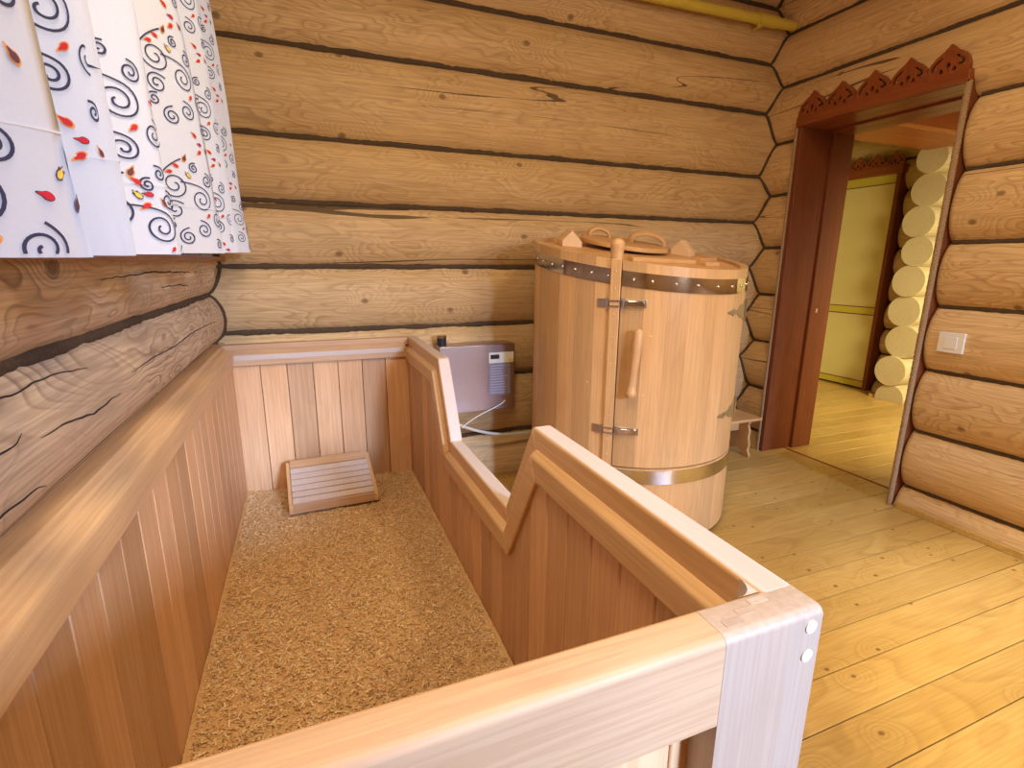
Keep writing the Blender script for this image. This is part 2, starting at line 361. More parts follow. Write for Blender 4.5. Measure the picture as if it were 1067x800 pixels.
# corner line where back and right logs meet, and back and left logs meet
def corner(mb, right, zmax=ZT, zmin=0):
    P = []; n = int((zmax-zmin)/.02)
    for i in range(n+1):
        z = zmin+(zmax-zmin)*i/n
        y = -bulge(z, SB); x = W-bulge(z, SR) if right else (bulge(z, SL, .064) if z > .915 else .01)
        P.append((x-(.002 if right else -.002), y-.002, z))
    R = [.0115*(1+.3*noise.noise(Vector((p[0]*30, p[1]*30, p[2]*30)))) for p in P]
    mb.tube(P, R, n=8)
corner(cb, True); corner(cb, False)
cb.build('caulking', 'caulk', wb, smooth=80)

wr = struct('wall_right', (W, 0, 0), 'right wall of round logs with the doorway cut through it')
fr_ = lambda y: frame((W, y, 0), (0, -1, 0), (-1, 0, 0)); cr_ = MB()
DY0, DY1 = -.30, -1.207          # doorway
for a, c in zip(SR, SR[1:]):
    if a < 2.0:
        log(wr, fr_(.1), a, c, .1-DY0, 'log_right', clip=(0, ZT), r1=True, depth=.30)
        log(wr, fr_(DY1), a, c, -YF+DY1+.1, 'log_right', clip=(0, ZT), r0=True, depth=.30)
    elif a < 2.2:
        log(wr, fr_(.1), a, c, -YF+.2, 'log_right', clip=(0, ZT), depth=.30, notch=(.1-DY0, .1-DY1, 2.165))
    else: log(wr, fr_(.1), a, c, -YF+.2, 'log_right', clip=(0, ZT), depth=.30)
    if .02 < c < ZT:
        if c < 2.15:
            seam(cr_, (W-.01, .03, c), (W-.01, DY0+.02, c), .014); seam(cr_, (W-.01, DY1-.02, c), (W-.01, YF, c), .014)
        else: seam(cr_, (W-.01, .03, c), (W-.01, YF, c), .014)
cr_.build('caulking', 'caulk', wr, smooth=80)

wl = struct('wall_left', (0, 0, 0), 'left wall of round logs under the curtained window')
fl_ = lambda y: frame((0, y, 0), (0, 1, 0), (1, 0, 0)); cl = MB()
WY0, WY1, WZ0, WZ1 = -2.3, -.13, 1.275, 2.36
for a, c in zip(SL, SL[1:]):
    if c <= 1.2 or a >= 2.4: log(wl, fl_(YF-.1), a, c, -YF+.2, 'log_left', clip=(0, ZT), b=.064 if c > 1 else .002)
    elif a < 1.2:
        log(wl, fl_(YF-.1), a, c, WY0-YF+.1, 'log_left', b=.064)
        log(wl, fl_(WY0), a, c, WY1-WY0, 'log_left', b=.064, clip=(0, 1.30))
        log(wl, fl_(WY1), a, c, .1-WY1, 'log_left', b=.064)
    else:
        log(wl, fl_(YF-.1), a, c, WY0-YF+.1, 'log_left', b=.064, clip=(0, ZT)); log(wl, fl_(WY1), a, c, .1-WY1, 'log_left', b=.064)
        if c > WZ1+.03: log(wl, fl_(WY0), a, c, WY1-WY0, 'log_left', b=.064, clip=(WZ1, ZT))
    if 1 < c < ZT:
        if 1.3 < c < 2.36: seam(cl, (.012, YF, c), (.012, WY0, c), .017); seam(cl, (.012, WY1, c), (.012, 0, c), .017)
        else: seam(cl, (.012, YF, c), (.012, .02, c), .014)
cl.build('caulking', 'caulk', wl, smooth=80)

M['crack'] = plain('crack_shadow', (.035, .02, .012), .9)
for line in ([(-2.35, 1.105), (-2.14, 1.112), (-2.026, 1.117), (-1.961, 1.111), (-1.892, 1.114), (-1.811, 1.114), (-1.684, 1.101)], [(-1.506, 1.053), (-1.323, 1.056), (-1.086, 1.049), (-.81, 1.055), (-.44, 1.048), (-.256, 1.036)],
             [(-2.15, 1.05), (-2.051, 1.056), (-2.018, 1.06), (-1.988, 1.068)], [(-1.958, 1.045), (-1.859, 1.041), (-1.756, 1.027), (-1.593, 1.029)], [(-2.3, .97), (-2.085, .976), (-2.029, .978), (-1.967, .972), (-1.923, .96)],
             [(-1.60, 1.262), (-1.20, 1.27), (-.80, 1.262), (-.45, 1.255)], [(-1.1, 1.225), (-.85, 1.222), (-.62, 1.205)]):
    P = []; R_ = []
    for (a, b), (c, d) in zip(line, line[1:]):
        n = max(3, int(abs(c-a)/.012))
        for k in range(n): y = a+(c-a)*k/n; z = b+(d-b)*k/n+.004*noise.noise(Vector((y*22, b, 3))); P.append((bulge(z, SL, .064)+.0002, y, z))
    m_ = len(P); R_ = [.0004+.0016*math.sin(PI*(k+.5)/m_)**.6*(.7+.6*abs(noise.noise(Vector((k*.2, b, 0))))) for k in range(m_)]
    MB().tube(P, R_, 6).build('drying_crack', 'crack', wl)
wf = struct('wall_front', (0, YF, 0), 'front wall of round logs with a window')
ff = lambda x: frame((x, YF, 0), (1, 0, 0), (0, 1, 0)); cf = MB()
FX0, FX1, FZ0, FZ1 = 1.3, 2.2, 1.30, 2.25; GX0, GX1 = 2.45, 3.15
for a, c in zip(SB, SB[1:]):
    if c < FZ0 or a > FZ1: log(wf, ff(-.1), a, c, W+.2, 'log', clip=(0, ZT))
    else:
        for p_, q_ in ((-.1, FX0), (FX1, GX0), (GX1, W+.1)): log(wf, ff(p_), a, c, q_-p_, 'log')
        for p_, q_ in ((FX0, FX1), (GX0, GX1)):
            if a < FZ0: log(wf, ff(p_), a, c, q_-p_, 'log', clip=(0, FZ0))
            if c > FZ1: log(wf, ff(p_), a, c, q_-p_, 'log', clip=(FZ1, 4))
    if .02 < c < ZT:
        for s0, s1 in (((0, FX0), (FX1, GX0), (GX1, W)) if FZ0 < c < FZ1 else ((0, W),)): seam(cf, (s0, YF+.012, c), (s1, YF+.012, c))
cf.build('caulking', 'caulk', wf, smooth=80)

def window(name, org, ud, nd, u0, u1, z0, z1, label):
    """frame boards with a central mullion; ud = horizontal direction, nd = towards the room"""
    t = struct(name, org, label); O = Vector(org); U = Vector(ud); Nn = Vector(nd)
    def bx(mb, ua, ub, na, nb, za, zb):
        P = [O+U*ua+Nn*na, O+U*ub+Nn*nb]; mb.box((P[0].x, P[0].y, za), (P[1].x, P[1].y, zb))
    f = MB()
    for a, b in ((u0, u0+.05), (u1-.05, u1), ((u0+u1)/2-.03, (u0+u1)/2+.03)): bx(f, a, b, -.16, -.10, z0, z1)
    bx(f, u0, u1, -.16, -.10, z0, z0+.05); bx(f, u0, u1, -.16, -.10, z1-.05, z1)
    f.build('window_frame', 'sill', t, bevel=.004)
    g = MB(); bx(g, u0+.04, u1-.04, -.135, -.13, z0+.04, z1-.04); g.build('pane', 'glass', t)
    return t
w1 = window('window_1', (0, 0, 0), (0, 1, 0), (1, 0, 0), WY0, WY1, 1.318, WZ1, 'window in the left log wall behind the white curtain')
sl = MB(); sl.box((-.15, WY0-.03, 1.300), (.105, WY1+.04, 1.318)); sl.build('window_sill', 'sill', w1, bevel=.004)
window('window_2', (0, YF, 0), (1, 0, 0), (0, 1, 0), FX0, FX1, FZ0, FZ1, 'window in the front log wall behind the tub')
window('window_3', (0, YF, 0), (1, 0, 0), (0, 1, 0), GX0, GX1, FZ0, FZ1, 'narrower window in the front log wall nearest the right wall')

# ------------------------------------------------------------------ floor, ceiling
def planks(mb, x0, x1, ys, z0, z1, cuts=1.9):
    k = 0
    for a, b in zip(ys, ys[1:]):
        x = x0
        while x < x1-.01:
            e = min(x1, x+cuts*(.7+.6*rnd.random())) if cuts else x1
            mb.box((x+.0009, min(a, b)+.0015, z0), (e-.0009, max(a, b)-.0015, z1), tint=rnd.random()); x = e; k += 1
fl = MB(); ys = [.05]
y = -1.52+.142*11
ys = [y-.142*i for i in range(48) if y-.142*i > YF-.15]
planks(fl, -.1, 3.60, ys, -.035, 0, cuts=5.0)
fo = fl.build('floor', 'floor', bevel=.0015, seg=1); fo['kind'] = 'structure'; fo['label'] = 'yellow varnished pine plank floor'
f2 = MB(); planks(f2, 3.615, 6.25, [1.9-.142*i for i in range(33)], -.035, 0, cuts=5.0)
o = f2.build('floor', 'floor', bevel=.0015, seg=1); o['kind'] = 'structure'; o['label'] = 'plank floor of the room beyond the doorway'
s = MB(); s.box((-.3, YF-.3, -.06), (6.4, 2.2, -.036)); o = s.build('floor', 'caulk'); o['kind'] = 'structure'; o['label'] = 'dark subfloor showing in the gaps between planks'
c = MB(); planks(c, -.1, W+.1, [.1-.18*i for i in range(30)], ZT, ZT+.03, cuts=0)
o = c.build('ceiling', 'ceiling'); o['kind'] = 'structure'

bbd = MB(); bbd.box((W-.088, DY1-.03, 0), (W-.070, YF, .032)); o = bbd.build('baseboard_right', 'floor', bevel=.003); o['kind'] = 'structure'

# ------------------------------------------------------------------ doorway
dj = struct('door_1', (W, -.75, 0), 'red-brown stained door frame with carved header')
XO, XI = W-.078, W+.37
j = MB(); j.box((XO, -.318, 0), (XI, -.285, 2.15)); j.box((3.655, -.338, 0), (XI, -.318, 2.13)); j.build('jamb', 'redwood_z', dj, bevel=.003)
j = MB(); j.box((XO+.004, -1.206, 0), (XI, -1.190, 2.15)); j.box((3.655, -1.190, 0), (XI, -1.170, 2.13)); j.build('jamb', 'redwood_z', dj, bevel=.003)
j = MB()
for i in range(4): j.box((XO+.002+.11*i, -1.19, 2.135+(.0 if i < 2 else -.012)), (XO+.11*(i+1), -.318, 2.16), tint=rnd.random())
j.build('soffit', 'redwood_y', dj, bevel=.003)
h = MB(); h.box((XO-.022, -1.207, 2.138), (XO+.02, -.285, 2.19)); h.build('header_board', 'redwood_y', dj, bevel=.004)
# carved crest: five ogee arches with cut-outs
def crest(parent, x, ycs, wd, zb, hh, th, matk, sgn=1, axis='x'):
    for yc in ycs:
        hw = wd/2
        out = [(-hw, 0), (-hw*.98, hh*.25), (-hw*.86, hh*.48), (-hw*.62, hh*.66), (-hw*.30, hh*.80), (-hw*.10, hh*.93), (0, hh),
               (hw*.10, hh*.93), (hw*.30, hh*.80), (hw*.62, hh*.66), (hw*.86, hh*.48), (hw*.98, hh*.25), (hw, 0)]
        cu = bpy.data.curves.new('crest', 'CURVE'); cu.dimensions = '2D'; cu.fill_mode = 'BOTH'; cu.extrude = th/2; cu.bevel_depth = 0
        def loop(pts):
            sp = cu.splines.new('POLY'); sp.points.add(len(pts)-1)
            for q, (a, b) in zip(sp.points, pts): q.co = (a, b, 0, 1)
            sp.use_cyclic_u = True
        loop(out)
        k = hw/.09
        for sx in (-1, 1):
            # comma-shaped slot following the shoulder
            pts = []
            for i in range(9):
                t = i/8; a = math.radians(200-150*t); pts.append((sx*(.043+.026*math.cos(a)*-1)*k*1.0, hh*.43+.030*math.sin(a)*k*hh/.12))
            # outer arc then inner arc
            O_ = [(-.070, .028), (-.073, .045), (-.064, .062), (-.046, .076), (-.026, .086), (-.030, .075), (-.046, .064), (-.056, .052), (-.052, .044), (-.044, .046), (-.040, .040), (-.048, .033), (-.058, .033), (-.063, .026)]
            loop([(sx*a*k, b*hh/.135) for a, b in O_])
            O_ = [(-.036, .020), (-.030, .036), (-.022, .030), (-.018, .016), (-.028, .012)]
            loop([(sx*a*k, b*hh/.135) for a, b in O_])
        loop([(-.012*k, .042*hh/.135), (0, .060*hh/.135), (.012*k, .042*hh/.135), (.005*k, .036*hh/.135), (0, .012*hh/.135), (-.005*k, .036*hh/.135)])
        o = bpy.data.objects.new('tmp', cu); col.objects.link(o)
        dg = bpy.context.evaluated_depsgraph_get(); me = bpy.data.meshes.new_from_object(o.evaluated_get(dg)); bpy.data.objects.remove(o)
        me.name = 'crest'; me.materials.clear(); me.materials.append(M[matk])
        a = me.attributes.new('tint', 'FLOAT', 'FACE'); a.data.foreach_set('value', [.5]*len(me.polygons))
        oo = bpy.data.objects.new('crest', me); col.objects.link(oo)
        oo.matrix_world = Matrix.Translation((x, yc, zb)) @ Matrix(((0, 0, -1), (-1, 0, 0), (0, 1, 0))).to_4x4()
        oo.parent = parent; oo.matrix_parent_inverse = parent_mw(parent).inverted()
crest(dj, XO-.012, [-.387, -.566, -.749, -.929, -1.109], .184, 2.185, .135, .022, 'redwood_y')
def rope(mb, p0, p1, r=.0065, turns=None):
    p0 = Vector(p0); p1 = Vector(p1); L = (p1-p0).length; turns = turns or L/.045; d = (p1-p0).normalized()
    a = Vector((1, 0, 0)) if abs(d.x) < .9 else Vector((0, 1, 0)); a = (a-d*a.dot(d)).normalized(); b = d.cross(a)
    n = int(L/.006)
    for k in range(3):
        pts = []
        for i in range(n+1):
            t = i/n; th = 2*PI*(turns*t+k/3); pts.append(p0.lerp(p1, t)+(a*math.cos(th)+b*math.sin(th))*r*.75)
        mb.tube(pts, r*.8, n=6)
rp = MB(); rope(rp, (XO-.003, -.281, 0), (XO-.003, -.281, 2.137)); rp.build('rope_trim', 'rope', dj, smooth=80)
rp = MB(); rope(rp, (XO-.002, -1.200, 0), (XO-.002, -1.200, 2.137), r=.010); rp.build('rope_trim', 'rope', dj, smooth=80)
th = MB(); th.box((3.598, -1.19, -.034), (3.612, -.338, .004)); th.build('threshold', 'redwood_y', dj)
st = MB(); st.box((3.70, -.3385, .98), (3.715, -.3425, 1.01)); st.build('strike_plate', 'copper', dj)

# ------------------------------------------------------------------ room beyond
XW = 6.05
wff = struct('wall_far', (XW, 0, 0), 'yellow log wall of the room beyond the doorway')
SF = [-.12, .12, .40, .66, .93, 1.20, 1.47, 1.76, 2.04, 2.32, 2.62, 2.9]
cff = MB(); ffr = lambda y: frame((XW, y, 0), (0, -1, 0), (-1, 0, 0))
for a, c_ in zip(SF, SF[1:]):
    if c_ < 2.25: log(wff, ffr(.66), a, c_, 3.0, 'log_far', clip=(0, 3), b=.085, r0=True); log(wff, ffr(2.1), a, c_, .55, 'log_far', clip=(0, 3), b=.085)
    else: log(wff, ffr(2.1), a, c_, 4.5, 'log_far', clip=(0, 2.9), b=.085)
    if c_ > .02: seam(cff, (XW-.01, .64, c_), (XW-.01, -2.3, c_), .018)
    if c_ > 2.25: seam(cff, (XW-.01, 2.1, c_), (XW-.01, .6, c_), .018)
cff.build('caulking', 'caulk', wff, smooth=80)
MB().box((XW+.06, -2.4, 0), (XW+.12, 2.1, 2.75)).build('leak_backing', 'caulk', wff)  # unseen box added behind the logs to stop light leaking through
wc = struct('wall_cross', (XW-.4, .3, 0), 'crossing logs with round cut ends beyond the doorway')
SC = [-.10, .16, .44, .74, 1.02, 1.30, 1.56, 1.83, 2.11, 2.36]
for i, (a, c_) in enumerate(zip(SC, SC[1:])):
    zc = (a+c_)/2; r = (c_-a)/2*1.06; off = .028*math.sin(i*2.3)
    mb = MB(); Lc = .30+.02*math.sin(i*1.7); prof = [(r*.97, 0), (r, .012), (r, Lc)]
    mb.lathe(prof, (XW-.05-Lc, .30+off, zc), 28, (1, 0, 0))
    # keep above the floor
    mb.v = [(x, y_, max(z, .002)) for x, y_, z in mb.v]
    mb.build('log', 'log_end', wc, smooth=40)
# other walls and ceiling of the far room
o = MB().box((XW-2.5, 1.95, 0), (XW+.2, 2.05, 2.75)).build('wall_far_left', 'log_far'); o['kind'] = 'structure'
o = MB().box((XW-2.5, -2.4, 0), (XW+.2, -2.3, 2.75)).build('wall_far_right', 'log_far'); o['kind'] = 'structure'
o = MB().box((W+.3, .1, 0), (W+.36, 2.05, 2.75)).build('wall_far_side', 'log_far'); o['kind'] = 'structure'
o = MB().box((W+.3, -2.4, 2.62), (XW+.2, 2.05, 2.7)).build('ceiling_far', 'ceiling_far'); o['kind'] = 'structure'
t = thing('ceiling_beam', 'boarded ceiling beam with its underside coloured as lit orange, seen through the top of the doorway', 'beam', (5, .05, 2.3))
MB().box((3.86, -.10, 2.305), (XW-.09, .10, 2.335), .3).box((3.86, .10, 2.305), (XW-.09, .34, 2.335), .8).build('soffit_board', 'beam', t, bevel=.003)
MB().box((3.86, -.10, 2.335), (XW-.09, .34, 2.62)).build('beam_core', 'redwood_y', t)  # darker wood colour stands in for the shaded side of the beam
# far door
fd = struct('door_2', (XW-.1, 1.1, 0), 'pale yellow panelled door in a red-brown carved frame')
X2 = XW-.115
MB().box((X2, .715, .08), (X2+.03, 1.62, 2.10)).build('door_panel', 'panel', fd, bevel=.003)
pt_ = MB(); 
for a, b in ((.02, .085), (.80, .87), (2.10, 2.18)): pt_.box((X2-.006, .715, a), (X2+.03, 1.62, b))
pt_.build('door_rail', 'panel_trim', fd)
ml = MB()
for z in (.087, .795, .872, 2.095): ml.box((X2-.008, .715, z-.004), (X2, 1.62, z+.004))
ml.build('line_moulding', 'maroon', fd)
MB().box((X2-.03, .67, 0), (X2+.1, .713, 2.2)).box((X2-.03, 1.622, 0), (X2+.1, 1.66, 2.2)).build('jamb', 'redwood_z', fd, bevel=.003)
MB().box((X2-.05, .655, 2.18), (X2+.05, 1.68, 2.26)).build('header_board', 'redwood_y', fd, bevel=.003)
crest(fd, X2-.03, [.745, .93, 1.115, 1.30, 1.485], .186, 2.255, .14, .022, 'redwood_y')
mo = MB().box((X2-.22, .10, 0), (X2-.205, .50, .03)).build('baseboard_far', 'floor'); mo['kind'] = 'structure'

# ------------------------------------------------------------------ curtain (left window)
CREST = [-3.05, -2.68, -2.27, -2.11, -1.86, -1.36, -1.0, -.60, -.22]
KNOT = []
for i_, c_ in enumerate(CREST):
    if i_: p_ = CREST[i_-1]; KNOT.append((.115, p_+(c_-p_)*.60))
    KNOT.append((.255 if c_ < -.3 else .205, c_))
KNOT.append((.12, -.075))
def cloth_pt(s, z):
    """s runs over the fold knots (crest, valley, crest...); crest i is knot 2i"""
    i = min(int(s), len(KNOT)-2); f = s-i; (x0, y0), (x1, y1) = KNOT[i], KNOT[i+1]
    k = (z-1.31)/1.2; e = (1-math.cos(PI*f))/2
    x = x0+(x1-x0)*e; y = y0+(y1-y0)*(f*.75+e*.25)
    x = .185+(x-.185)*(1-.25*k)-.05*k+.006*math.sin(i*2.1+z*5)
    return Vector((x, y+.012*math.sin(z*4+i), z+(.040*(y+2.3)/2.2-.010)*(1-k)))
ct = thing('window_curtain', 'white pleated curtain printed with dark spirals and red leaves', 'curtain', (.17, -1.3, 1.31))
mb = MB(); NSEG = len(KNOT)-1; NS = NSEG*14; NZ = 40; V = [cloth_pt(NSEG*i/NS, 1.312+1.20*j_/NZ) for j_ in range(NZ+1) for i in range(NS+1)]
F = [(j_*(NS+1)+i, j_*(NS+1)+i+1, (j_+1)*(NS+1)+i+1, (j_+1)*(NS+1)+i) for j_ in range(NZ) for i in range(NS)]
mb.add(V, F); cloth = mb.build('fabric', 'cloth', ct, smooth=180)
hm = MB(); V = []
for i in range(NS+1):
    s_ = NSEG*i/NS; e = Vector((.0014, -.0010, 0)); V += [cloth_pt(s_, 1.4165)+e, cloth_pt(s_, 1.4185)+e]
hm.add(V, [(2*i, 2*i+2, 2*i+3, 2*i+1) for i in range(NS)])
hm.build('hem_stitching', 'cloth', ct)
pr = MB(); PM = ['print_ink', 'print_red', 'print_plum', 'print_amber', 'print_yellow', 'print_slate']
def flen(i): (x0, y0), (x1, y1) = KNOT[2*i-1], KNOT[2*i]; return math.hypot(x1-x0, y1-y0)*1.06
def s_of(i, u):            # u metres to the left of crest i, along the visible flank
    return 2*i-min(max(u/flen(i), 0), .999)
def onc(i, u, z, lift=.0016):
    p = cloth_pt(s_of(i, u), z); q = cloth_pt(s_of(i, u)-.01, z); d = q-p; n_ = Vector((d.y, -d.x, 0))
    if n_.length < 1e-9: n_ = Vector((1, 0, 0))
    n_.normalize()
    if n_.x < 0: n_ = -n_
    return p+n_*lift
def inside(i, u, z): return 0 < u < flen(i)*.98 and 1.315 < z < 2.49
def ribbon(i, pts, wd, mi=0):
    for (a, b), (c_, d) in zip(pts, pts[1:]):
        if not (inside(i, a, b) and inside(i, c_, d)): continue
        dx, dz = c_-a, d-b; l = math.hypot(dx, dz) or 1; nx, nz = -dz/l*wd/2, dx/l*wd/2; ex, ez = dx/l*wd*.15, dz/l*wd*.15
        pr.add([onc(i, a-nx-ex, b-nz-ez), onc(i, c_-nx+ex, d-nz+ez), onc(i, c_+nx+ex, d+nz+ez), onc(i, a+nx-ex, b+nz-ez)], [(0, 1, 2, 3)], mi=mi)
def spiral(i, cx, cz, r, a0, turns=1.7, ch=1, wd=.0042, tail=.0):
    P = []; n_ = int(26*turns)
    for k in range(n_+1):
        t = k/n_; rr = r*(.14+.86*t**.85); a = a0+ch*2*PI*turns*(1-t); P.append((cx+rr*math.cos(a), cz+rr*math.sin(a)))
    if tail:
        lx, lz = P[-1]; a = a0; tx, tz = ch*math.sin(a), -ch*math.cos(a)
        for k in range(1, 9): P.append((lx+tx*tail*k/8-math.cos(a)*tail*.25*(k/8)**2, lz+tz*tail*k/8-math.sin(a)*tail*.25*(k/8)**2))
    ribbon(i, P, wd)
def drop(i, cx, cz, ang, l, kind):
    def sh(sc, mi, lift):
        pts = []
        for k in range(14):
            t = 2*PI*k/14; rr = .36*l*sc; x = rr*math.cos(t)*(1.0); y_ = rr*math.sin(t)*(.62 if math.cos(t) < 0.2 else .62*(1-math.cos(t))**.5*1.1)
            if math.cos(t) > .9: x = l*.50*sc
            pts.append((cx+x*math.cos(ang)-y_*math.sin(ang), cz+x*math.sin(ang)+y_*math.cos(ang)))
        if all(inside(i, *q) for q in pts): pr.add([onc(i, *q, lift=lift) for q in pts], [tuple(range(14))], mi=mi)
    if kind == 'red': sh(1, 0, .0012); sh(.86, 1, .002)
    elif kind == 'plum': sh(1.15, 3, .0012); sh(.80, 2, .002)
    elif kind == 'redo': sh(1.2, 3, .0012); sh(.85, 1, .002)
    elif kind == 'eye': sh(1.1, 5, .0012); sh(.75, 2, .002)
    else:
        sh(1.1, 5, .0012); sh(.82, 4, .002)
        for q in (-.18, .05, .25):
            ribbon_l = [(cx+q*l*math.cos(ang)-v*l*.2*math.sin(ang), cz+q*l*math.sin(ang)+v*l*.2*math.cos(ang)) for v in (-1, 1)]
            ribbon(i, ribbon_l, .003, 2)
def motif(i, u, z, s=1.0):
    """one sprig of the print, about .32 high"""
    S = lambda cx, cz, r, a, t=1.7, ch=1, tail=0: spiral(i, u+cx*s, z+cz*s, r*s, a, t, ch, .0034*max(s, .8), tail*s)
    D = lambda cx, cz, a, kind, l=.03: drop(i, u+cx*s, z+cz*s, a, l*s*.98, kind)
    S(.02, .16, .045, 2.0, 1.8, 1, .09); S(.115, .205, .050, .6, 1.8, -1, .10); S(-.055, .09, .034, 2.6, 1.7, 1, .03)
    S(.125, .115, .032, 1.6, 1.6, -1, .03); S(.145, .06, .020, 1.2, 1.5, -1, .02); S(.03, .045, .030, 2.2, 1.6, 1, .03); S(.095, .015, .028, .8, 1.7, -1, .03)
    S(-.02, .235, .026, 2.2, 1.6, 1, .02); S(.035, .275, .018, 1.2, 1.5, -1, .015); S(-.04, -.01, .018, 2, 1.4, 1, .02)
    D(.065, .305, 2.0, 'plum', .036); D(.10, .275, .4, 'redo'); D(.125, .25, -.3, 'redo'); D(.06, .245, .9, 'yel', .032)
    D(-.075, .17, .3, 'red', .034); D(-.105, .205, 2.2, 'yel', .03); D(-.13, .16, 1.9, 'eye', .034)
    D(.02, -.035, .7, 'redo', .032); D(.0, -.065, .1, 'red', .032); D(.01, -.095, -.6, 'redo', .032); D(-.035, -.085, 1.0, 'plum', .03)
    D(.0, .10, -.7, 'redo', .03)
for i_, u_, z_, s_ in ((2, .07, 1.52, .6), (2, .09, 1.27, .55), (3, .035, 1.47, .55), (3, .04, 1.68, .6), (4, .05, 1.44, .58), (4, .03, 1.265, .55), (4, .05, 1.75, .6),
                       (5, .05, 1.60, .6), (5, .06, 1.34, .6), (5, .06, 1.86, .65),
                       (6, .05, 1.36, .6), (6, .05, 1.62, .6), (6, .05, 1.90, .6), (7, .04, 1.34, .6), (7, .06, 1.60, .6), (7, .05, 1.9, .6), (7, .05, 2.15, .6),
                       (8, .05, 1.33, .6), (8, .06, 1.58, .6), (8, .05, 1.85, .6), (8, .06, 2.1, .6)):
    motif(i_, u_, z_, s_)
pr.build('printed_pattern', PM, ct)
rd = thing('curtain_rod', 'wooden curtain rod above the left window carrying the white curtain', 'curtain rod', (.11, -1.6, 2.53))
MB().tube([(.12, -3.3, 2.53), (.12, -.10, 2.53)], .014, 12).build('pole', 'turned', rd, smooth=50)
for y_ in (-3.0, -.25): MB().box((.0, y_-.01, 2.52), (.12, y_+.01, 2.54)).build('bracket', 'turned', rd)

# ------------------------------------------------------------------ tub
TX0, TX1, TY0, TY1, TH = .0, .983, -.085, -2.524, .91
TX0 = .072                                        # keeps clear of the log bulge below
tub = thing('wooden_tub', 'long open cedar tub half filled with sawdust along the left log wall', 'tub', (.5, -1.3, 0))
def staves(axis, fixed, t, a0, a1, z0, ztop, wd=.115):
    """tongue-and-groove boards; ztop may be a function of the running coordinate"""
    mb = MB(); n_ = max(1, round(abs(a1-a0)/wd)); st_ = (a1-a0)/n_
    zt = ztop if callable(ztop) else (lambda q: ztop)
    for k in range(n_):
        p, q = a0+k*st_, a0+(k+1)*st_; g = .0013*(1 if q > p else -1); lo, hi = sorted((p+g, q-g)); tn = rnd.random()
        cuts = [lo]+[c_ for c_ in KN if lo < c_ < hi]+[hi] if axis == 'y' else [lo, hi]
        poly = [(lo, z0), (hi, z0)]+[(c_, zt(c_)) for c_ in reversed(cuts)]
        if axis == 'y': mb.prism(poly, lambda a, z: (fixed, a, z), lambda a, z: (fixed+t, a, z), tn)
        else: mb.prism(poly, lambda a, z: (a, fixed, z), lambda a, z: (a, fixed+t, z), tn)
    return mb
KN = []
# outline of the right side with its entry notch
OUT = [(TY0, TH), (-.800, TH), (-.985, .603), (-1.600, .612), (-1.780, TH), (TY1+.0525, TH)]
def offset(line, d):
    res = []
    for i, p in enumerate(line):
        p = Vector(p)
        def nrm(a, b): v = Vector(b)-Vector(a); v.normalize(); return Vector((-v.y, v.x)) if True else v
        ns = []
        if i > 0: ns.append(nrm(line[i-1], line[i]))
        if i < len(line)-1: ns.append(nrm(line[i], line[i+1]))
        if len(ns) == 1: res.append(tuple(p+ns[0]*d)); continue
        m_ = (ns[0]+ns[1]).normalized(); res.append(tuple(p+m_*d/max(.35, m_.dot(ns[0]))))
    return res
def interp(line, q):
    for a, b in zip(line, line[1:]):
        if min(a[0], b[0])-1e-6 <= q <= max(a[0], b[0])+1e-6 and abs(a[0]-b[0]) > 1e-9:
            return a[1]+(b[1]-a[1])*(q-a[0])/(b[0]-a[0])
    return line[-1][1]
def band(mb, line, d0, d1, x0, x1, tint=.5, chamf=0):
    A = offset(line, d0); Bq = offset(line, d1)
    for k in range(len(line)-1):
        poly = [A[k], A[k+1], Bq[k+1], Bq[k]]
        mb.prism(poly, lambda a, z: (x0, a, z), lambda a, z: (x1, a, z), tint if not isinstance(tint, list) else tint[k])
MID = offset(OUT, .09); KN = [q[0] for q in MID[1:-1]]
XI2 = .932
# the line runs towards -y, so a positive offset points down/into the side
OUT2 = OUT[:-1]+[(TY1+.040, TH)]
fr_r = MB(); band(fr_r, OUT2, -.0003, .125, XI2, TX1, [.4, .55, .45, .5, .6])
for k in range(len(OUT2)-1): fr_r.m[6*k+2] = 1        # paler colour on upper faces stands in for the light they catch
fr_r.build('side_frame', ['cedar_rail', 'pale_lit_wood'], tub, bevel=.007, seg=3)
mo_ = MB(); A = offset(OUT, .046); B2 = offset(OUT, .060); C2 = offset(OUT, .118)
for k in range(len(OUT)-1):
    V = []
    for e in (k, k+1):
        V += [(XI2+.002, *A[e]), (.912, *B2[e]), (.912, *C2[e]), (XI2+.002, *C2[e])]
    mo_.add(V, [(0, 1, 2, 3), (7, 6, 5, 4), (0, 4, 5, 1), (1, 5, 6, 2), (2, 6, 7, 3), (3, 7, 4, 0)], [.5, .7, .35, .6, .45][k])
mo_.build('inner_moulding', 'cedar_rail', tub, bevel=.005, seg=3)
staves('y', .922, .022, TY0-.02, TY1+.03, .05, lambda q: interp(MID, q), wd=.098).build('side_panel', 'cedar', tub, bevel=.0045, seg=2)
# bottom frame, right outside
MB().box((XI2, TY0, .04), (TX1, TY1+.053, .15)).build('bottom_rail', 'cedar_rail', tub, bevel=.004)
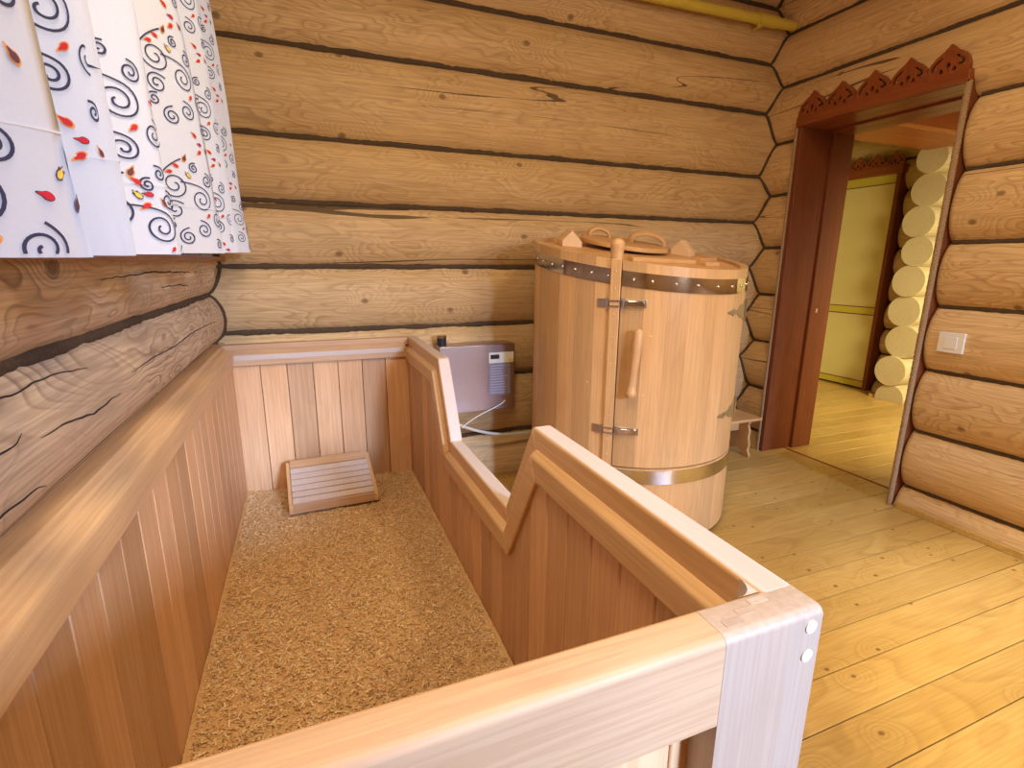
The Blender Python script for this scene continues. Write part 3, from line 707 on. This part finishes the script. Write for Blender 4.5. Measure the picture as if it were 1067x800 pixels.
# left side
XL = TX0
lr = MB(); lr.box((XL-.070, TY0, .868), (XL-.012, TY1+.02, TH), .5); lr.box((XL-.012, TY0, .80), (XL-.004, TY1+.02, .885), .5)
lr = MB()
P = [(.002, .872), (.002, TH), (.052, TH), (.056, .893), (.088, .880), (.094, .872), (.094, .806), (.070, .806), (.070, .86)]
lr.prism(P, lambda a, z: (a, TY0, z), lambda a, z: (a, TY1+.03, z), .5)
lr.build('side_frame', 'cedar_rail', tub, bevel=.004, seg=3)
staves('y', .0745, .012, TY0-.02, TY1+.03, .05, .84).build('side_panel', 'cedar', tub, bevel=.0025, seg=2)
# back end
bkm = MB(); bkm.box((.052, TY0+.0, .868), (XI2, TY0-.045, TH), .6).build('end_frame', 'cedar_rail_x', tub, bevel=.005, seg=3)
bkm = MB(); V = []
for x in (.09, .915): V += [(x, TY0-.046, .885), (x, TY0-.078, .862), (x, TY0-.078, .808), (x, TY0-.046, .808)]
bkm = MB(); bkm.add(V, [(0, 1, 2, 3), (7, 6, 5, 4), (0, 4, 5, 1), (1, 5, 6, 2), (2, 6, 7, 3), (3, 7, 4, 0)]); bkm.build('inner_moulding', 'cedar_rail_x', tub, bevel=.004, seg=2)
sw = MB(); sw.box((.10, TY0-.0785, .8385), (.90, TY0-.0800, .862)); sw.build('pale_strip', 'pale_lit_wood', tub)['label'] = 'pale strip on the back moulding'  # thin paler strip laid along the back moulding
staves('x', TY0-.062, .02, .085, .925, .05, .86, .118).build('end_panel', 'cedar', tub, bevel=.0025, seg=2)
# front end
def endprof(zlo):
    y0, y1 = TY1, TY1+.052; rr = .011; r2 = .006
    P = [(y0, zlo)]+[(y0+rr-rr*math.cos(t), TH-rr+rr*math.sin(t)) for t in [PI/2*k/6 for k in range(7)]]
    return P+[(y1-r2+r2*math.sin(t), TH-r2+r2*math.cos(t)) for t in [PI/2*k/4 for k in range(5)]]+[(y1, zlo)]
def extr(mb, prof, xs, tints):
    n_ = len(prof); o_ = len(mb.v)
    for x in xs: mb.v += [(x, a, z) for a, z in prof]
    for i, t_ in enumerate(tints):
        for k in range(n_): mb.f.append((o_+i*n_+k, o_+i*n_+(k+1) % n_, o_+(i+1)*n_+(k+1) % n_, o_+(i+1)*n_+k)); mb.t.append(t_); mb.m.append(0)
    mb.f += [tuple(range(o_, o_+n_)), tuple(range(o_+len(xs)*n_-n_, o_+len(xs)*n_))]; mb.t += [tints[0], tints[-1]]; mb.m += [0, 0]
fe = MB(); extr(fe, endprof(.797), [.002, .8325], [.55]); fe.build('end_rail', 'cedar_rail_x', tub, smooth=40)
fm = MB(); fm.box((.09, TY1+.075, .808), (.912, TY1+.052, .868), .5); fm.build('inner_moulding', 'cedar_rail_x', tub, bevel=.005, seg=3)
staves('x', TY1+.041, .010, .075, .93, .05, .82, .118).build('end_panel', 'cedar', tub, bevel=.003)
ps = MB(); extr(ps, endprof(0), [.833, .928, TX1], [.85, .35])
po = ps.build('corner_post', 'post_wood', tub, smooth=40); po['label'] = 'pale front corner post'
bw = po.data.attributes.new('bevel_weight_edge', 'FLOAT', 'EDGE')
for e in po.data.edges: bw.data[e.index].value = 1.0 if all(po.data.vertices[i].co.x > TX1-.001 for i in e.vertices) else 0.0
bv = po.modifiers.new('bevel', 'BEVEL'); bv.width = .006; bv.segments = 3; bv.limit_method = 'WEIGHT'
MB().box((.002, TY1+.05, 0), (.09, TY1+.001, .80)).build('corner_post', 'post_wood', tub, bevel=.006)
MB().box((.91, TY0-.05, 0), (TX1-.003, TY0-.001, .80)).build('corner_post', 'post_wood', tub, bevel=.006)
MB().box((.09, TY1+.045, .04), (.833, TY1+.004, .14)).build('bottom_rail', 'cedar_rail_x', tub, bevel=.004)
for z in (.889, .850):
    d = MB(); d.lathe([(.0085, 0), (.0085, .0025), (.007, .003)], (.9605, TY1+.001, z), 20, (0, -1, 0)); d.build('dowel_plug', 'dowel', tub, smooth=40)
MB().box((.07, TY1+.02, .03), (.94, TY0-.03, .05)).build('bottom_board', 'cedar', tub)
# inner corner blocks that round the rail at the front right
ib = MB(); P = [(XI2, TY1+.052)]+[(XI2-.03+.03*math.cos(t), TY1+.082-.03*math.sin(t)) for t in [PI/2*k/8 for k in range(9)]]
ib.prism(P, lambda a, b: (a, b, .865), lambda a, b: (a, b, TH-.002)); ib.build('corner_fillet', 'pale_lit_wood', tub)
# finger joints on the top of the corner
fj = MB()
for k in range(3): fj.box((.846+.028*k, TY1+.014+.010*k, TH-.001), (.872+.028*k, TY1+.024+.010*k, TH+.0004), .2+.3*k)
fj.build('finger_joint', 'post_wood', tub)
for y_ in (-2.372, -2.395): pass

# sawdust filling
def sd_h(x, y):
    h_ = .160+.010*noise.noise(Vector((x*3, y*3, 1)))+.006*noise.noise(Vector((x*11, y*11, 4)))+.004*noise.noise(Vector((x*30, y*30, 8)))
    e = max(0, 1-min(x-.087, .921-x)/.05); return h_+.006*e
sm = MB(); nx, ny = 90, 250; X0, X1, Y0, Y1 = .088, .920, TY1+.054, TY0-.064
V = [(X0+(X1-X0)*i/nx, Y0+(Y1-Y0)*j_/ny, sd_h(X0+(X1-X0)*i/nx, Y0+(Y1-Y0)*j_/ny)+.002*rnd.uniform(-1, 1)) for j_ in range(ny+1) for i in range(nx+1)]
k0 = (nx+1)*(ny+1)
F = [(j_*(nx+1)+i, j_*(nx+1)+i+1, (j_+1)*(nx+1)+i+1, (j_+1)*(nx+1)+i) for j_ in range(ny) for i in range(nx)]
sm.add(V, F, .35)
# skirt and base so it is a filled body
per = [i for i in range(nx+1)]+[j_*(nx+1)+nx for j_ in range(1, ny+1)]+[ny*(nx+1)+i for i in range(nx-1, -1, -1)]+[j_*(nx+1) for j_ in range(ny-1, 0, -1)]
base = [(V[i][0], V[i][1], .052) for i in per]; ob = len(sm.v); sm.v += base; m_ = len(per)
for k in range(m_): sm.f.append((per[k], per[(k+1) % m_], ob+(k+1) % m_, ob+k)); sm.t.append(.35); sm.m.append(0)
for _ in range(52000):
    x = rnd.uniform(X0+.013, X1-.013); y = Y0+.013+(Y1-Y0-.026)*rnd.random(); z = sd_h(x, y)+rnd.uniform(-.001, .006)
    a = rnd.uniform(0, 2*PI); l = rnd.choice([.005, .007, .010, .014, .019])*rnd.uniform(.7, 1.2); wd = rnd.uniform(.0012, .0028); ti = rnd.uniform(-.55, .55); ro = rnd.uniform(-.9, .9)
    dx = Vector((math.cos(a)*math.cos(ti), math.sin(a)*math.cos(ti), math.sin(ti)))*l/2; sd_ = Vector((-math.sin(a)*math.cos(ro), math.cos(a)*math.cos(ro), math.sin(ro)))*wd
    c_ = Vector((x, y, z)); o_ = len(sm.v); up_ = Vector((0, 0, wd*.6))
    sm.v += [tuple(c_-dx-sd_), tuple(c_+dx-sd_*.6), tuple(c_+dx*.9+sd_), tuple(c_-dx+sd_*.8), tuple(c_+up_*1.2)]
    tn = min(1, max(0, rnd.gauss(.60, .27)))
    for f in ((0, 1, 4), (1, 2, 4), (2, 3, 4), (3, 0, 4)): sm.f.append(tuple(q+o_ for q in f)); sm.t.append(tn); sm.m.append(0)
o = sm.build('sawdust', 'sawdust'); tag(o, 'golden brown sawdust filling the bottom of the wooden tub', 'sawdust', kind='stuff')

# headrest
hr = thing('headrest', 'slatted sloping wooden headrest lying on the sawdust at the tub back', 'headrest', (.49, -.38, .17))
Mh = Matrix.Translation((.488, -.375, .176)) @ Matrix.Rotation(math.radians(2.5), 4, 'Z')
def hbox(name, a, b, matk, label=None, rot=None, tint=.5):
    mb = MB().box(a, b, tint)
    o = mb.build(name, matk, None, bevel=.002); o.matrix_world = Mh @ (rot or Matrix.Identity(4)); o.parent = hr; o.matrix_parent_inverse = parent_mw(hr).inverted()
    if label: o['label'] = label
    return o
HL, HD, HZ0, HZ1 = .40, .28, .035, .150
for sx in (-1, 1):
    mb = MB(); x = sx*(HL/2-.009)
    mb.prism([(-HD/2, 0), (HD/2, 0), (HD/2, HZ1), (-HD/2, HZ0)], lambda a, z: (x-.009, a, z), lambda a, z: (x+.009, a, z))
    o = mb.build('side_board', 'cedar_rail', None, bevel=.002); o.matrix_world = Mh; o.parent = hr; o.matrix_parent_inverse = parent_mw(hr).inverted()
sl_ = math.atan2(HZ1-HZ0, HD); LS = math.hypot(HD, HZ1-HZ0)
Rs = Matrix.Translation((0, -HD/2, HZ0)) @ Matrix.Rotation(sl_, 4, 'X')
hbox('front_board', (-HL/2+.018, -HD/2+.0, .0), (HL/2-.018, -HD/2+.016, HZ0+.006), 'cedar_rail_x')
q0 = .012; sw_ = (LS-.066)/6
for k in range(6): hbox('slat', (-HL/2+.0175, q0+sw_*k, -.002), (HL/2-.0175, q0+sw_*(k+1)-.0065, .011), 'pale_lit_wood', 'pale wooden slat', Rs, tint=.6)
hbox('top_board', (-HL/2+.0175, LS-.052, -.002), (HL/2-.0175, LS, .011), 'cedar_rail_x', rot=Rs)
hbox('back_board', (-HL/2+.018, HD/2-.016, .0), (HL/2-.018, HD/2, HZ1-.012), 'cedar_rail_x')

# ------------------------------------------------------------------ steam barrel
BX, BY, BR = 2.026, -.610, .522
SX, SY = -.022/BR*BR, .163
ZR = 1.362                      # rim height at the axis
def rimz(x, y, d=0): return ZR+d+(x-BX)*(-.042)+(y-BY)*.312
# slope in metres per metre
def rimz(x, y, d=0): return ZR+d+(x-BX)*(-.04)+(y-BY)*.155
bar = thing('steam_barrel', 'tall round cedar steam barrel with steel hoops and a slanted lid', 'barrel', (BX, BY, 0))
def cp_(az, r): a = math.radians(az); return BX+r*math.cos(a), BY+r*math.sin(a)
def arc_solid(mb, a0, a1, r0, r1, zlo, zhi, tint=.5, step=2.5):
    """curved plate; zlo, zhi numbers or functions of (x, y)"""
    n_ = max(1, int(abs(a1-a0)/step+.5)); V = []
    for i in range(n_+1):
        a = a0+(a1-a0)*i/n_
        for r, zf in ((r1, zlo), (r1, zhi), (r0, zhi), (r0, zlo)):
            x, y = cp_(a, r); xr, yr = cp_(a, BR); V.append((x, y, zf(xr, yr) if callable(zf) else zf))
    F = [(4*i+k, 4*i+(k+1) % 4, 4*i+4+(k+1) % 4, 4*i+4+k) for i in range(n_) for k in range(4)]+[(0, 1, 2, 3), (4*n_+3, 4*n_+2, 4*n_+1, 4*n_)]
    mb.add(V, F, tint)
DA0, DA1 = -131.5, -49.0; DZ = .402
bd = MB(); a = 131.5; k = 0
edges = [DA1+10.6*i for i in range(0, 26)] ; edges = [e for e in edges if e < 360+DA0-.5-4]+[360+DA0-4.5]
for p, q in zip(edges, edges[1:]): arc_solid(bd, p+.04, q-.04, BR-.035, BR, .03, lambda x, y: rimz(x, y), rnd.random())
e2 = [DA0-4.5+(DA1-DA0+4.5)*i/8 for i in range(9)]
for p, q in zip(e2, e2[1:]): arc_solid(bd, p+.04, q-.04, BR-.035, BR, .03, DZ-.006, rnd.random())
bd.build('barrel_body', 'barrel', bar, smooth=25)
dr = MB(); e3 = [DA0+.3, -120.5, -110, -99.5, -91, -83, -74, -66, -57.5, DA1-.3]; tn = [.1, .85, .55, .70, .45, .75, .5, .3, .65]
for (p, q), t_ in zip(zip(e3, e3[1:]), tn): arc_solid(dr, p+.02, q-.02, BR-.035, BR, DZ, lambda x, y: rimz(x, y), t_)
door = dr.build('door', 'barrel', bar, smooth=25)
stp = MB(); arc_solid(stp, -136.3, -131.6, BR-.01, BR+.013, DZ, lambda x, y: rimz(x, y, .002), .6); stp.build('edge_strip', 'barrel', bar, bevel=.003)
bs_ = MB(); bs_.lathe([(BR-.03, 0), (BR-.03, .034)], (BX, BY, 0), 64); bs_.build('plinth', 'black', bar, smooth=40)
hp = MB(); arc_solid(hp, 0, 359.9, BR-.002, BR+.004, .322, .388, step=3); hp.build('lower_hoop', 'steel', bar, smooth=40)
hp = MB(); arc_solid(hp, DA1+.6, 360-136.5, BR-.002, BR+.004, lambda x, y: rimz(x, y, -.104), lambda x, y: rimz(x, y, -.040), step=3); hp.build('upper_hoop', 'steel', bar, smooth=40)
hp = MB(); arc_solid(hp, DA0+.4, DA1-.4, BR-.002, BR+.004, lambda x, y: rimz(x, y, -.104), lambda x, y: rimz(x, y, -.040), step=3); dh = hp.build('door_hoop', 'steel', door, smooth=40)
def stud(par, az, z, r, matk, hgt, name='stud', rr=None):
    x, y = cp_(az, rr or BR+.004); a = math.radians(az); mb = MB()
    mb.lathe([(r, 0), (r*.92, hgt*.4), (r*.6, hgt*.8), (r*.15, hgt)], (x, y, z), 14, (math.cos(a), math.sin(a), 0)); mb.build(name, matk, par, smooth=60)
for az in (-137.8, -146, -155, -163, -171, -180, -189, -198, -207, -44, -34): 
    x, y = cp_(az, BR); stud(bar, az, rimz(x, y, -.072), .007, 'steel', .006)
for az in (-126, -117.5, -106.5, -95.5, -84, -73, -64, -55):
    x, y = cp_(az, BR); stud(door, az, rimz(x, y, -.072), .0075, 'steel', .006)
for z in (.46, .53, .64, .76, .88, .99, 1.09, 1.20, 1.27): stud(bar, -133.9, z, .0042, 'copper', .002, 'screw_cap', BR+.013)
for az, z in ((-116.5, 1.0), (-118.5, .74), (-139, .90), (-146, .78)): stud(door if az > -131 else bar, az, z, .0042, 'copper', .0015, 'screw_cap', BR)
# door handle
x, y = cp_(-123.3, BR+.040)
hn = MB(); zs = [.742, .748, .765, .768, .80, .85, .90, .95, .985, 1.0, 1.018, 1.030, 1.036]
rs = [.020, .023, .023, .0195, .019, .018, .019, .021, .022, .019, .0195, .014, .003]
pts = []
for z in zs: t_ = (z-.89)/.15; xx, yy = cp_(-123.3+1.0*t_, BR+.034+.008*(1-t_*t_)); pts.append((xx, yy, z))
hn.tube(pts, rs, 16); hd = hn.build('door_handle', 'turned', door, smooth=50)
for z in (.775, .995):
    a_, b_ = cp_(-123.3, BR-.002), cp_(-123.3, BR+.036); MB().tube([(*a_, z), (*b_, z)], .009, 10).build('handle_mount', 'turned', hd, smooth=50)
# toggle latches
def latch(z):
    t_ = MB(); arc_solid(t_, -131.2, -119.5, BR, BR+.003, z-.017, z+.017); l = t_.build('latch', 'steel_dull', bar, bevel=.001)
    t_ = MB(); arc_solid(t_, -142.2, -137.0, BR, BR+.004, z-.018, z+.018); t_.build('latch_keeper', 'steel_dull', bar, bevel=.001)
    c_ = MB(); arc_solid(c_, -129.5, -120.6, BR+.010, BR+.017, z-.012, z+.012); arc_solid(c_, -129.5, -120.6, BR+.003, BR+.010, z+.008, z+.012); arc_solid(c_, -129.5, -120.6, BR+.003, BR+.010, z-.012, z-.008)
    c_.build('latch_lever', 'steel', l, bevel=.002)
    c_ = MB(); arc_solid(c_, -137.5, -129.8, BR+.014, BR+.019, z+.009, z+.014); arc_solid(c_, -137.5, -129.8, BR+.014, BR+.019, z-.014, z-.009)
    for az in (-137.3, -130.0): xx, yy = cp_(az, BR+.015); c_.tube([(xx, yy, z-.021), (xx, yy, z+.021)], .0045, 8)
    c_.build('latch_loop', 'steel_dull', l)
latch(1.137); latch(.573)
# ornamental hinges
def hinge(z):
    mb = MB(); pr_ = [(-74.8, 0), (-72.5, .009), (-71, .006), (-69.5, .017), (-67.5, .007), (-64, .010), (-61.5, .024), (-60, .030), (-57, .026), (-53, .045), (-51, .047)]
    V = []
    for az, h_ in pr_:
        for r in (BR, BR+.004):
            x_, y_ = cp_(az, r); V += [(x_, y_, z-h_), (x_, y_, z+h_)]
    F = []
    for i in range(len(pr_)-1): o_ = 4*i; F += [(o_, o_+1, o_+5, o_+4), (o_+2, o_+6, o_+7, o_+3), (o_+1, o_+3, o_+7, o_+5), (o_, o_+4, o_+6, o_+2)]
    mb.add(V, F); h_ = mb.build('hinge', 'hinge', bar)
    x_, y_ = cp_(-49.8, BR+.007); MB().tube([(x_, y_, z-.052), (x_, y_, z+.052)], .006, 10).build('hinge_pin', 'steel', h_, smooth=50)
    mb = MB(); arc_solid(mb, -49, -44, BR, BR+.004, z-.047, z+.047); mb.build('hinge_plate', 'hinge', h_)
hinge(1.093); hinge(.615)
# lid boards
ld = MB(); nb = 8; R2 = BR-.037
for k in range(nb):
    y0 = -R2+2*R2*k/nb+.001; y1 = -R2+2*R2*(k+1)/nb-.001; L_ = []
    for q in range(7): yy = y0+(y1-y0)*q/6; L_.append((math.sqrt(max(0, R2*R2-yy*yy)), yy))
    poly = L_+[(-a_, b_) for a_, b_ in reversed(L_)]
    ld.prism(poly, lambda a_, b_: (BX+a_, BY+b_, rimz(BX+a_, BY+b_, -.040)), lambda a_, b_: (BX+a_, BY+b_, rimz(BX+a_, BY+b_, -.016)), rnd.random())
lid = ld.build('lid', 'barrel_lid', bar, smooth=25)
def lidp(x, y, h_=0): return Vector((x, y, rimz(x, y, -.016)+h_))
def lid_prism(name, poly2, y0, y1, cx, cy, ang, matk='block', par=None, base=0):
    """profile (u, height) extruded over v; set on the lid turned by ang"""
    c_, s_ = math.cos(ang), math.sin(ang)
    f = lambda v: (lambda u, h_: lidp(cx+u*c_-v*s_, cy+u*s_+v*c_, h_+base))
    return MB().prism(poly2, f(y0), f(y1)).build(name, matk, par or lid, bevel=.002)
house = [(-.054, 0), (.054, 0), (.054, .028), (.0, .082), (-.054, .028)]
lid_prism('hold_down_block', house, -.045, .045, 1.745, -.40, math.radians(-8))
lid_prism('hold_down_block', house, -.045, .045, 2.40, -.50, math.radians(-58))
lid_prism('batten', [(-.18, 0), (.22, 0), (.22, .018), (-.18, .018)], -.02, .02, 1.98, -.86, math.radians(6), 'barrel_lid')
lid_prism('batten', [(-.09, 0), (.11, 0), (.11, .018), (-.09, .018)], -.02, .02, 2.38, -.70, math.radians(26), 'barrel_lid')
lid_prism('batten', [(-.05, 0), (.05, 0), (.05, .018), (-.05, .018)], -.03, .03, 2.24, -.88, math.radians(10), 'barrel_lid')
# round cover over the neck opening, lying slightly tilted
NCX, NCY, NCR = 2.075, -.405, .235
def ncp(x, y, h_): return lidp(x, y, .014+h_+.055*max(0, (y-NCY+NCR)*.5-(x-NCX)*.25))
mb = MB(); n_ = 48; V = []
for h_ in (0, .022):
    for k in range(n_): a_ = 2*PI*k/n_; V.append(ncp(NCX+NCR*math.cos(a_), NCY+NCR*math.sin(a_), h_))
mb.add(V, [tuple(range(n_)), tuple(range(n_, 2*n_))]+[(k, (k+1) % n_, n_+(k+1) % n_, n_+k) for k in range(n_)])
ncv = mb.build('neck_cover', 'barrel_lid', lid, bevel=.003)
def arch(name, cx, cy, ang, wd, hh, r=.010, flat=1.6):
    pts = []
    for k in range(17):
        t = PI*k/16; u = -wd/2*math.cos(t); h_ = hh*math.sin(t)**.8; pts.append(ncp(cx+u*math.cos(ang), cy+u*math.sin(ang), .022+h_-.002))
    MB().tube(pts, r, 10, flat=flat).build(name, 'turned', ncv, smooth=60)
arch('arch_handle', 2.02, -.24, math.radians(-15), .12, .045, .012, 1.8)
arch('arch_handle', 2.21, -.43, math.radians(-22), .19, .058, .011, 2.4)
# knob on the edge strip and a bolt head beside it
x, y = cp_(-134.5, BR-.022); kb = MB(); kb.lathe([(.026, 0), (.027, .02), (.026, .030), (.029, .045), (.031, .060), (.029, .072), (.022, .082), (.010, .088), (.002, .089)], (x, y, rimz(x, y, -.005)), 20); kb.build('knob', 'turned', bar, smooth=60)
x, y = cp_(-138, BR-.06); kb = MB(); kb.lathe([(.026, 0), (.026, .004), (.014, .006), (.012, .015), (.004, .019)], tuple(lidp(x, y)), 18); kb.build('bolt', 'steel', lid, smooth=50)

# ------------------------------------------------------------------ small stool between barrel and door
stl = thing('step_stool', 'low plank stool with scalloped leg boards between barrel and doorway', 'stool', (3.0, -.28, 0))
MB().box((2.70, -.40, .268), (3.265, -.13, .288)).build('seat', 'barrel_lid', stl, bevel=.004)
prof = [(-.115, 0), (-.075, 0), (-.05, .03), (0, .045), (.05, .03), (.075, 0), (.115, 0), (.118, .02), (.098, .05), (.108, .09), (.094, .14), (.10, .19), (.085, .225), (.10, .267), (-.10, .267), (-.085, .225), (-.10, .19), (-.094, .14), (-.108, .09), (-.098, .05), (-.118, .02)]
for x in (2.76, 3.195): MB().prism(prof, lambda a, z: (x, -.265+a, z), lambda a, z: (x+.018, -.265+a, z)).build('leg', 'barrel_lid', stl, bevel=.003)
MB().prism([(2.779, .17), (3.194, .17), (3.194, .267), (2.779, .267)], lambda a, z: (a, -.272, z), lambda a, z: (a, -.256, z)).build('stretcher', 'barrel_lid', stl, bevel=.002)

# ------------------------------------------------------------------ steam generator on the back wall
sg = thing('steam_generator', 'brushed steel steam generator box on the back wall behind the tub', 'steam generator', (1.3, -.1, .67))
MB().box((1.085, -.205, .478), (1.522, -.070, .858)).build('casing', 'casing', sg, bevel=.004)
MB().box((1.365, -.2085, .752), (1.512, -.205, .812)).build('display_panel', 'display', sg, bevel=.001)
MB().box((1.373, -.2100, .776), (1.425, -.2085, .800)).build('display_screen', 'black', sg)
MB().box((1.478, -.2100, .756), (1.508, -.2085, .776)).build('warning_sticker', 'sticker', sg)
lb = MB().box((1.365, -.2075, .566), (1.492, -.205, .750)).build('instruction_label', 'label', sg)
ln = MB()
for k in range(11): ln.box((1.374, -.2082, .734-.0155*k), (1.374+.105*(.6+.4*rnd.random()), -.2074, .739-.0155*k))
ln.build('label_lines', 'label_print', lb)
cn = thing('metal_canister', 'small round metal can standing on the steam generator box', 'can', (1.105, -.135, .859))
MB().lathe([(.026, 0), (.026, .052), (.020, .052), (.020, .045)], (1.115, -.135, .859), 24).build('can_body', 'black', cn, smooth=40)
MB().lathe([(.0285, .040), (.0285, .053), (.020, .0535)], (1.115, -.135, .859), 24).build('rim', 'steel', cn, smooth=40)
def bez(P, n_=24):
    out = []
    for i in range(n_+1):
        t = i/n_; q = [Vector(p) for p in P]
        while len(q) > 1: q = [a.lerp(b, t) for a, b in zip(q, q[1:])]
        out.append(q[0])
    return out
o = MB().tube(bez([(1.463, -.207, .530), (1.42, -.225, .50), (1.34, -.22, .48), (1.27, -.21, .45), (1.20, -.215, .395)]), .0028, 8).build('power_cable', 'white', smooth=80)
tag(o, 'thin white cable running down from the steam generator box', 'cable')
o = MB().tube(bez([(1.165, -.19, .42), (1.23, -.20, .385), (1.36, -.16, .315), (1.50, -.13, .275), (1.66, -.12, .275), (1.80, -.095, .30)], 40), .0085, 12).build('drain_hose', 'cable', smooth=80)
tag(o, 'thick pale hose drooping along the back wall behind the barrel', 'hose')

# ------------------------------------------------------------------ yellow pipe, switch, lamps
pp = thing('gas_pipe', 'yellow painted pipe running along the top of the back wall', 'pipe', (2.8, -.135, 2.755))
MB().tube([(.2, -.135, 2.71), (2.2, -.135, 2.738), (W-.045, -.135, 2.757)], .028, 16).build('pipe_run', 'pipe', pp, smooth=60)
MB().tube([(3.12, -.135, 2.7535), (3.27, -.135, 2.7545)], .034, 18).build('coupling', 'pipe', pp, smooth=50)
MB().tube([(3.135, -.135, 2.735), (3.135, -.135, 2.705)], .011, 10).tube([(3.135, -.16, 2.708), (3.135, -.065, 2.708)], .007, 8).build('pipe_clamp', 'pipe', pp, smooth=50)
swt = thing('light_switch', 'white square light switch on the right log wall', 'switch', (W-.08, -1.34, .93))
MB().box((W-.071, -1.396, .882), (W-.085, -1.284, .982)).build('plate', 'white', swt, bevel=.003, seg=3)
MB().box((W-.0845, -1.368, .902), (W-.0885, -1.312, .962)).build('rocker', 'white', swt, bevel=.003, seg=3)
for nm, x, y, z, lb_ in (('ceiling_lamp', .55, -2.35, ZT, 'round flush ceiling lamp over the tub'), ('ceiling_lamp', 2.1, -2.3, ZT, 'round flush ceiling lamp toward the right wall'), ('ceiling_lamp', 4.9, -.75, 2.62+.22, 'round ceiling lamp of the room beyond')):
    zz = 3.05 if x < 3 else None
    if zz is None: continue
    t = thing(nm, lb_, 'lamp', (x, y, zz), 'flush ceiling lamps')
    MB().lathe([(.19, 0), (.19, -.03), (.17, -.035)], (x, y, zz), 32).build('lamp_base', 'white', t, smooth=40)
